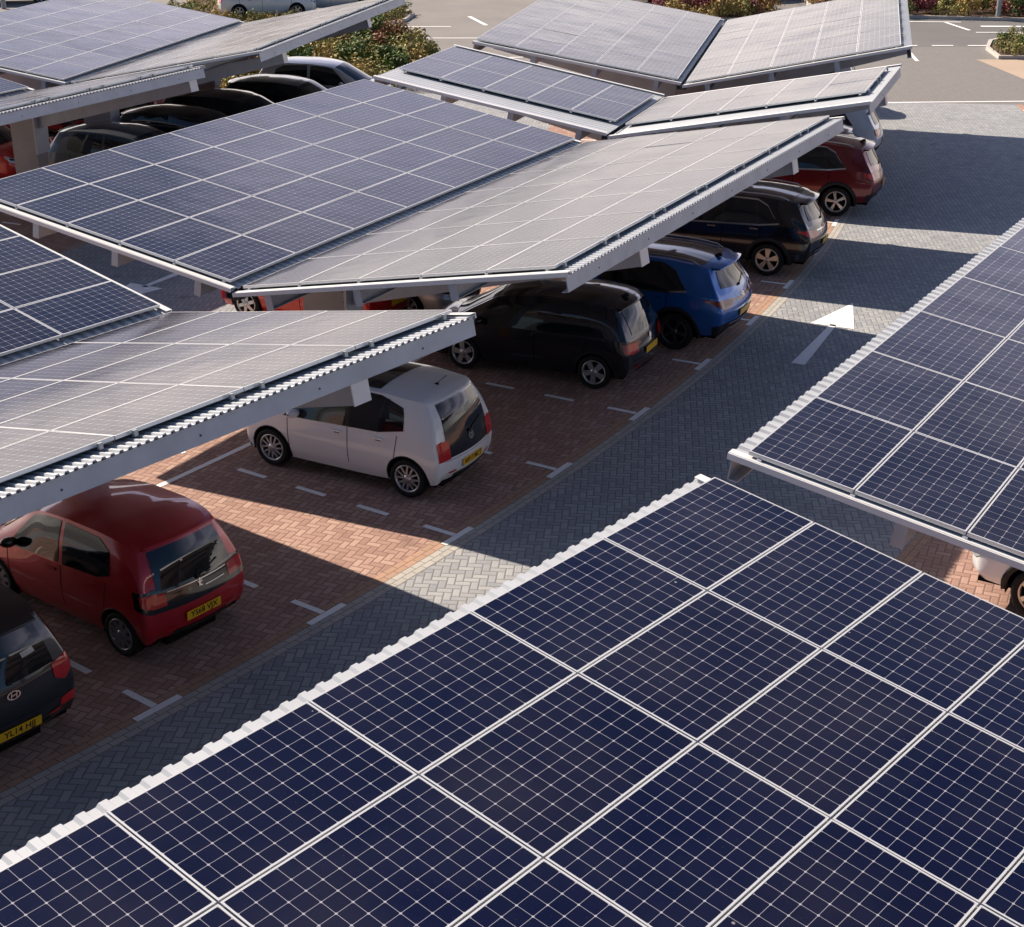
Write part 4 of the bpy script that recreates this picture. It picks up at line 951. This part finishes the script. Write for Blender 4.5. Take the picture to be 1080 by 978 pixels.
KINDS = {
 'olive': [shrub_mesh(.85, .70, 620, .060, M['leaf_olive'], 11), shrub_mesh(.70, .75, 620, .055, M['leaf_olive'], 12)],
 'green': [shrub_mesh(1.0, .60, 560, .065, M['leaf_green'], 21, .3), shrub_mesh(.75, .7, 560, .06, M['leaf_green'], 22)],
 'gold': [shrub_mesh(.85, .6, 520, .055, M['leaf_gold'], 31, .3), shrub_mesh(.7, .7, 520, .055, M['leaf_gold'], 32)],
 'rust': [shrub_mesh(1.1, .5, 460, .055, M['leaf_rust'], 41, .6), shrub_mesh(.7, .65, 520, .05, M['leaf_rust'], 42)],
 'wine': [shrub_mesh(1.2, .75, 640, .06, M['leaf_wine'], 51, .4), shrub_mesh(.9, .8, 640, .06, M['leaf_wine'], 52)],
 'dark': [shrub_mesh(1.3, .8, 700, .06, M['leaf_dark'], 61, .3)],
}
TXT = {'olive': 'low olive-green shrub', 'green': 'fresh green shrub', 'gold': 'golden yellow shrub', 'rust': 'rust-brown autumn shrub', 'wine': 'wine-red shrub', 'dark': 'dark evergreen shrub'}
WHERE = {'mid': 'in the long bed behind the silver hatchback', 'back': 'in the bed before the pale cars at the top left', 'small': 'in the small kerbed island above the brown wing', 'top': 'in the bed beyond the far canopy', 'right': 'in the roadside bed at the top right', 'island': 'in the kerbed island at the right edge'}
def inside(x, y, P):
    r_ = False; n = len(P)
    for i in range(n):
        a, c = P[i], P[(i + 1) % n]
        if (a.y > y) != (c.y > y) and x < (c.x - a.x) * (y - a.y) / (c.y - a.y) + a.x: r_ = not r_
    return r_
def plant(bedn, mixk, n, sp, sz=(.8, 1.2), area=None):
    P = BEDS[bedn]; xs = [p.x for p in P]; ys = [p.y for p in P]; pts = []; tries = 0; g = random.Random(sum(map(ord, bedn)))
    while len(pts) < n and tries < 6000:
        tries += 1; x, y = g.uniform(min(xs), max(xs)), g.uniform(min(ys), max(ys))
        if area and not (area[0] < x < area[1] and area[2] < y < area[3]): continue
        if not inside(x, y, P) or any((x - a)**2 + (y - c)**2 < sp * sp for a, c in pts): continue
        if not all(inside(x + dx, y + dy, P) for dx, dy in ((.4, 0), (-.4, 0), (0, .4), (0, -.4))): continue
        pts.append((x, y)); kd = g.choices(list(mixk), list(mixk.values()))[0]
        o = tag(link(g.choice(KINDS[kd]), 'shrub'), TXT[kd] + ' ' + WHERE[bedn], 'shrub', TXT[kd] + 's ' + WHERE[bedn]); o.location = (x, y, .05); o.rotation_euler = (0, 0, g.uniform(0, 6.28)); s_ = g.uniform(*sz); o.scale = (s_, s_, s_ * g.uniform(.85, 1.2))
plant('mid', {'olive': 5, 'green': 2, 'gold': 4.5, 'rust': 2}, 110, .56, (.9, 1.5))
plant('back', {'olive': 5, 'green': 1, 'gold': 3}, 60, .8, (.45, .75))
plant('small', {'green': 4, 'olive': 4}, 14, .6, (.6, .9))
plant('top', {'gold': 3, 'wine': 5, 'olive': 1, 'rust': 1}, 34, .75, (.9, 1.3))
plant('right', {'gold': 2, 'wine': 4, 'olive': 4, 'green': 2}, 60, .85, (.9, 1.3), (14, 26, 70, 75))
plant('right', {'dark': 1}, 12, 1.2, (1.2, 1.6), (15, 26, 75.5, 78.5))
plant('island', {'olive': 4, 'green': 3, 'gold': 1}, 44, .7, (.6, .9))
# lamp post bases in the roadside beds
for x, y, lb in ((21.3, 70.75, 'grey lamp post at the road edge on the right'), (-23.4, 74.5, 'grey lamp post beside the bright blue car')):
    t = tag(empty('lamp_post', (x, y, 0)), lb, 'lamp post')
    b = MB(); b.tube([(0, 0, 0), (0, 0, 1.2)], .11, M['post'], 14); b.tube([(0, 0, 1.2), (0, 0, 6.5)], .07, M['post'], 12); b.build('pole', t)
    b = MB(); b.tube([(0, 0, 6.5), (0, -.5, 6.75), (0, -1.1, 6.8)], .04, M['post'], 8); b.build('arm', t)
    b = MB(); b.box((0, -1.4, 6.82), (.28, .7, .10), M['post']); b.box((0, -1.4, 6.765), (.2, .5, .01), M['lampclear']); b.build('lamp_head', t)
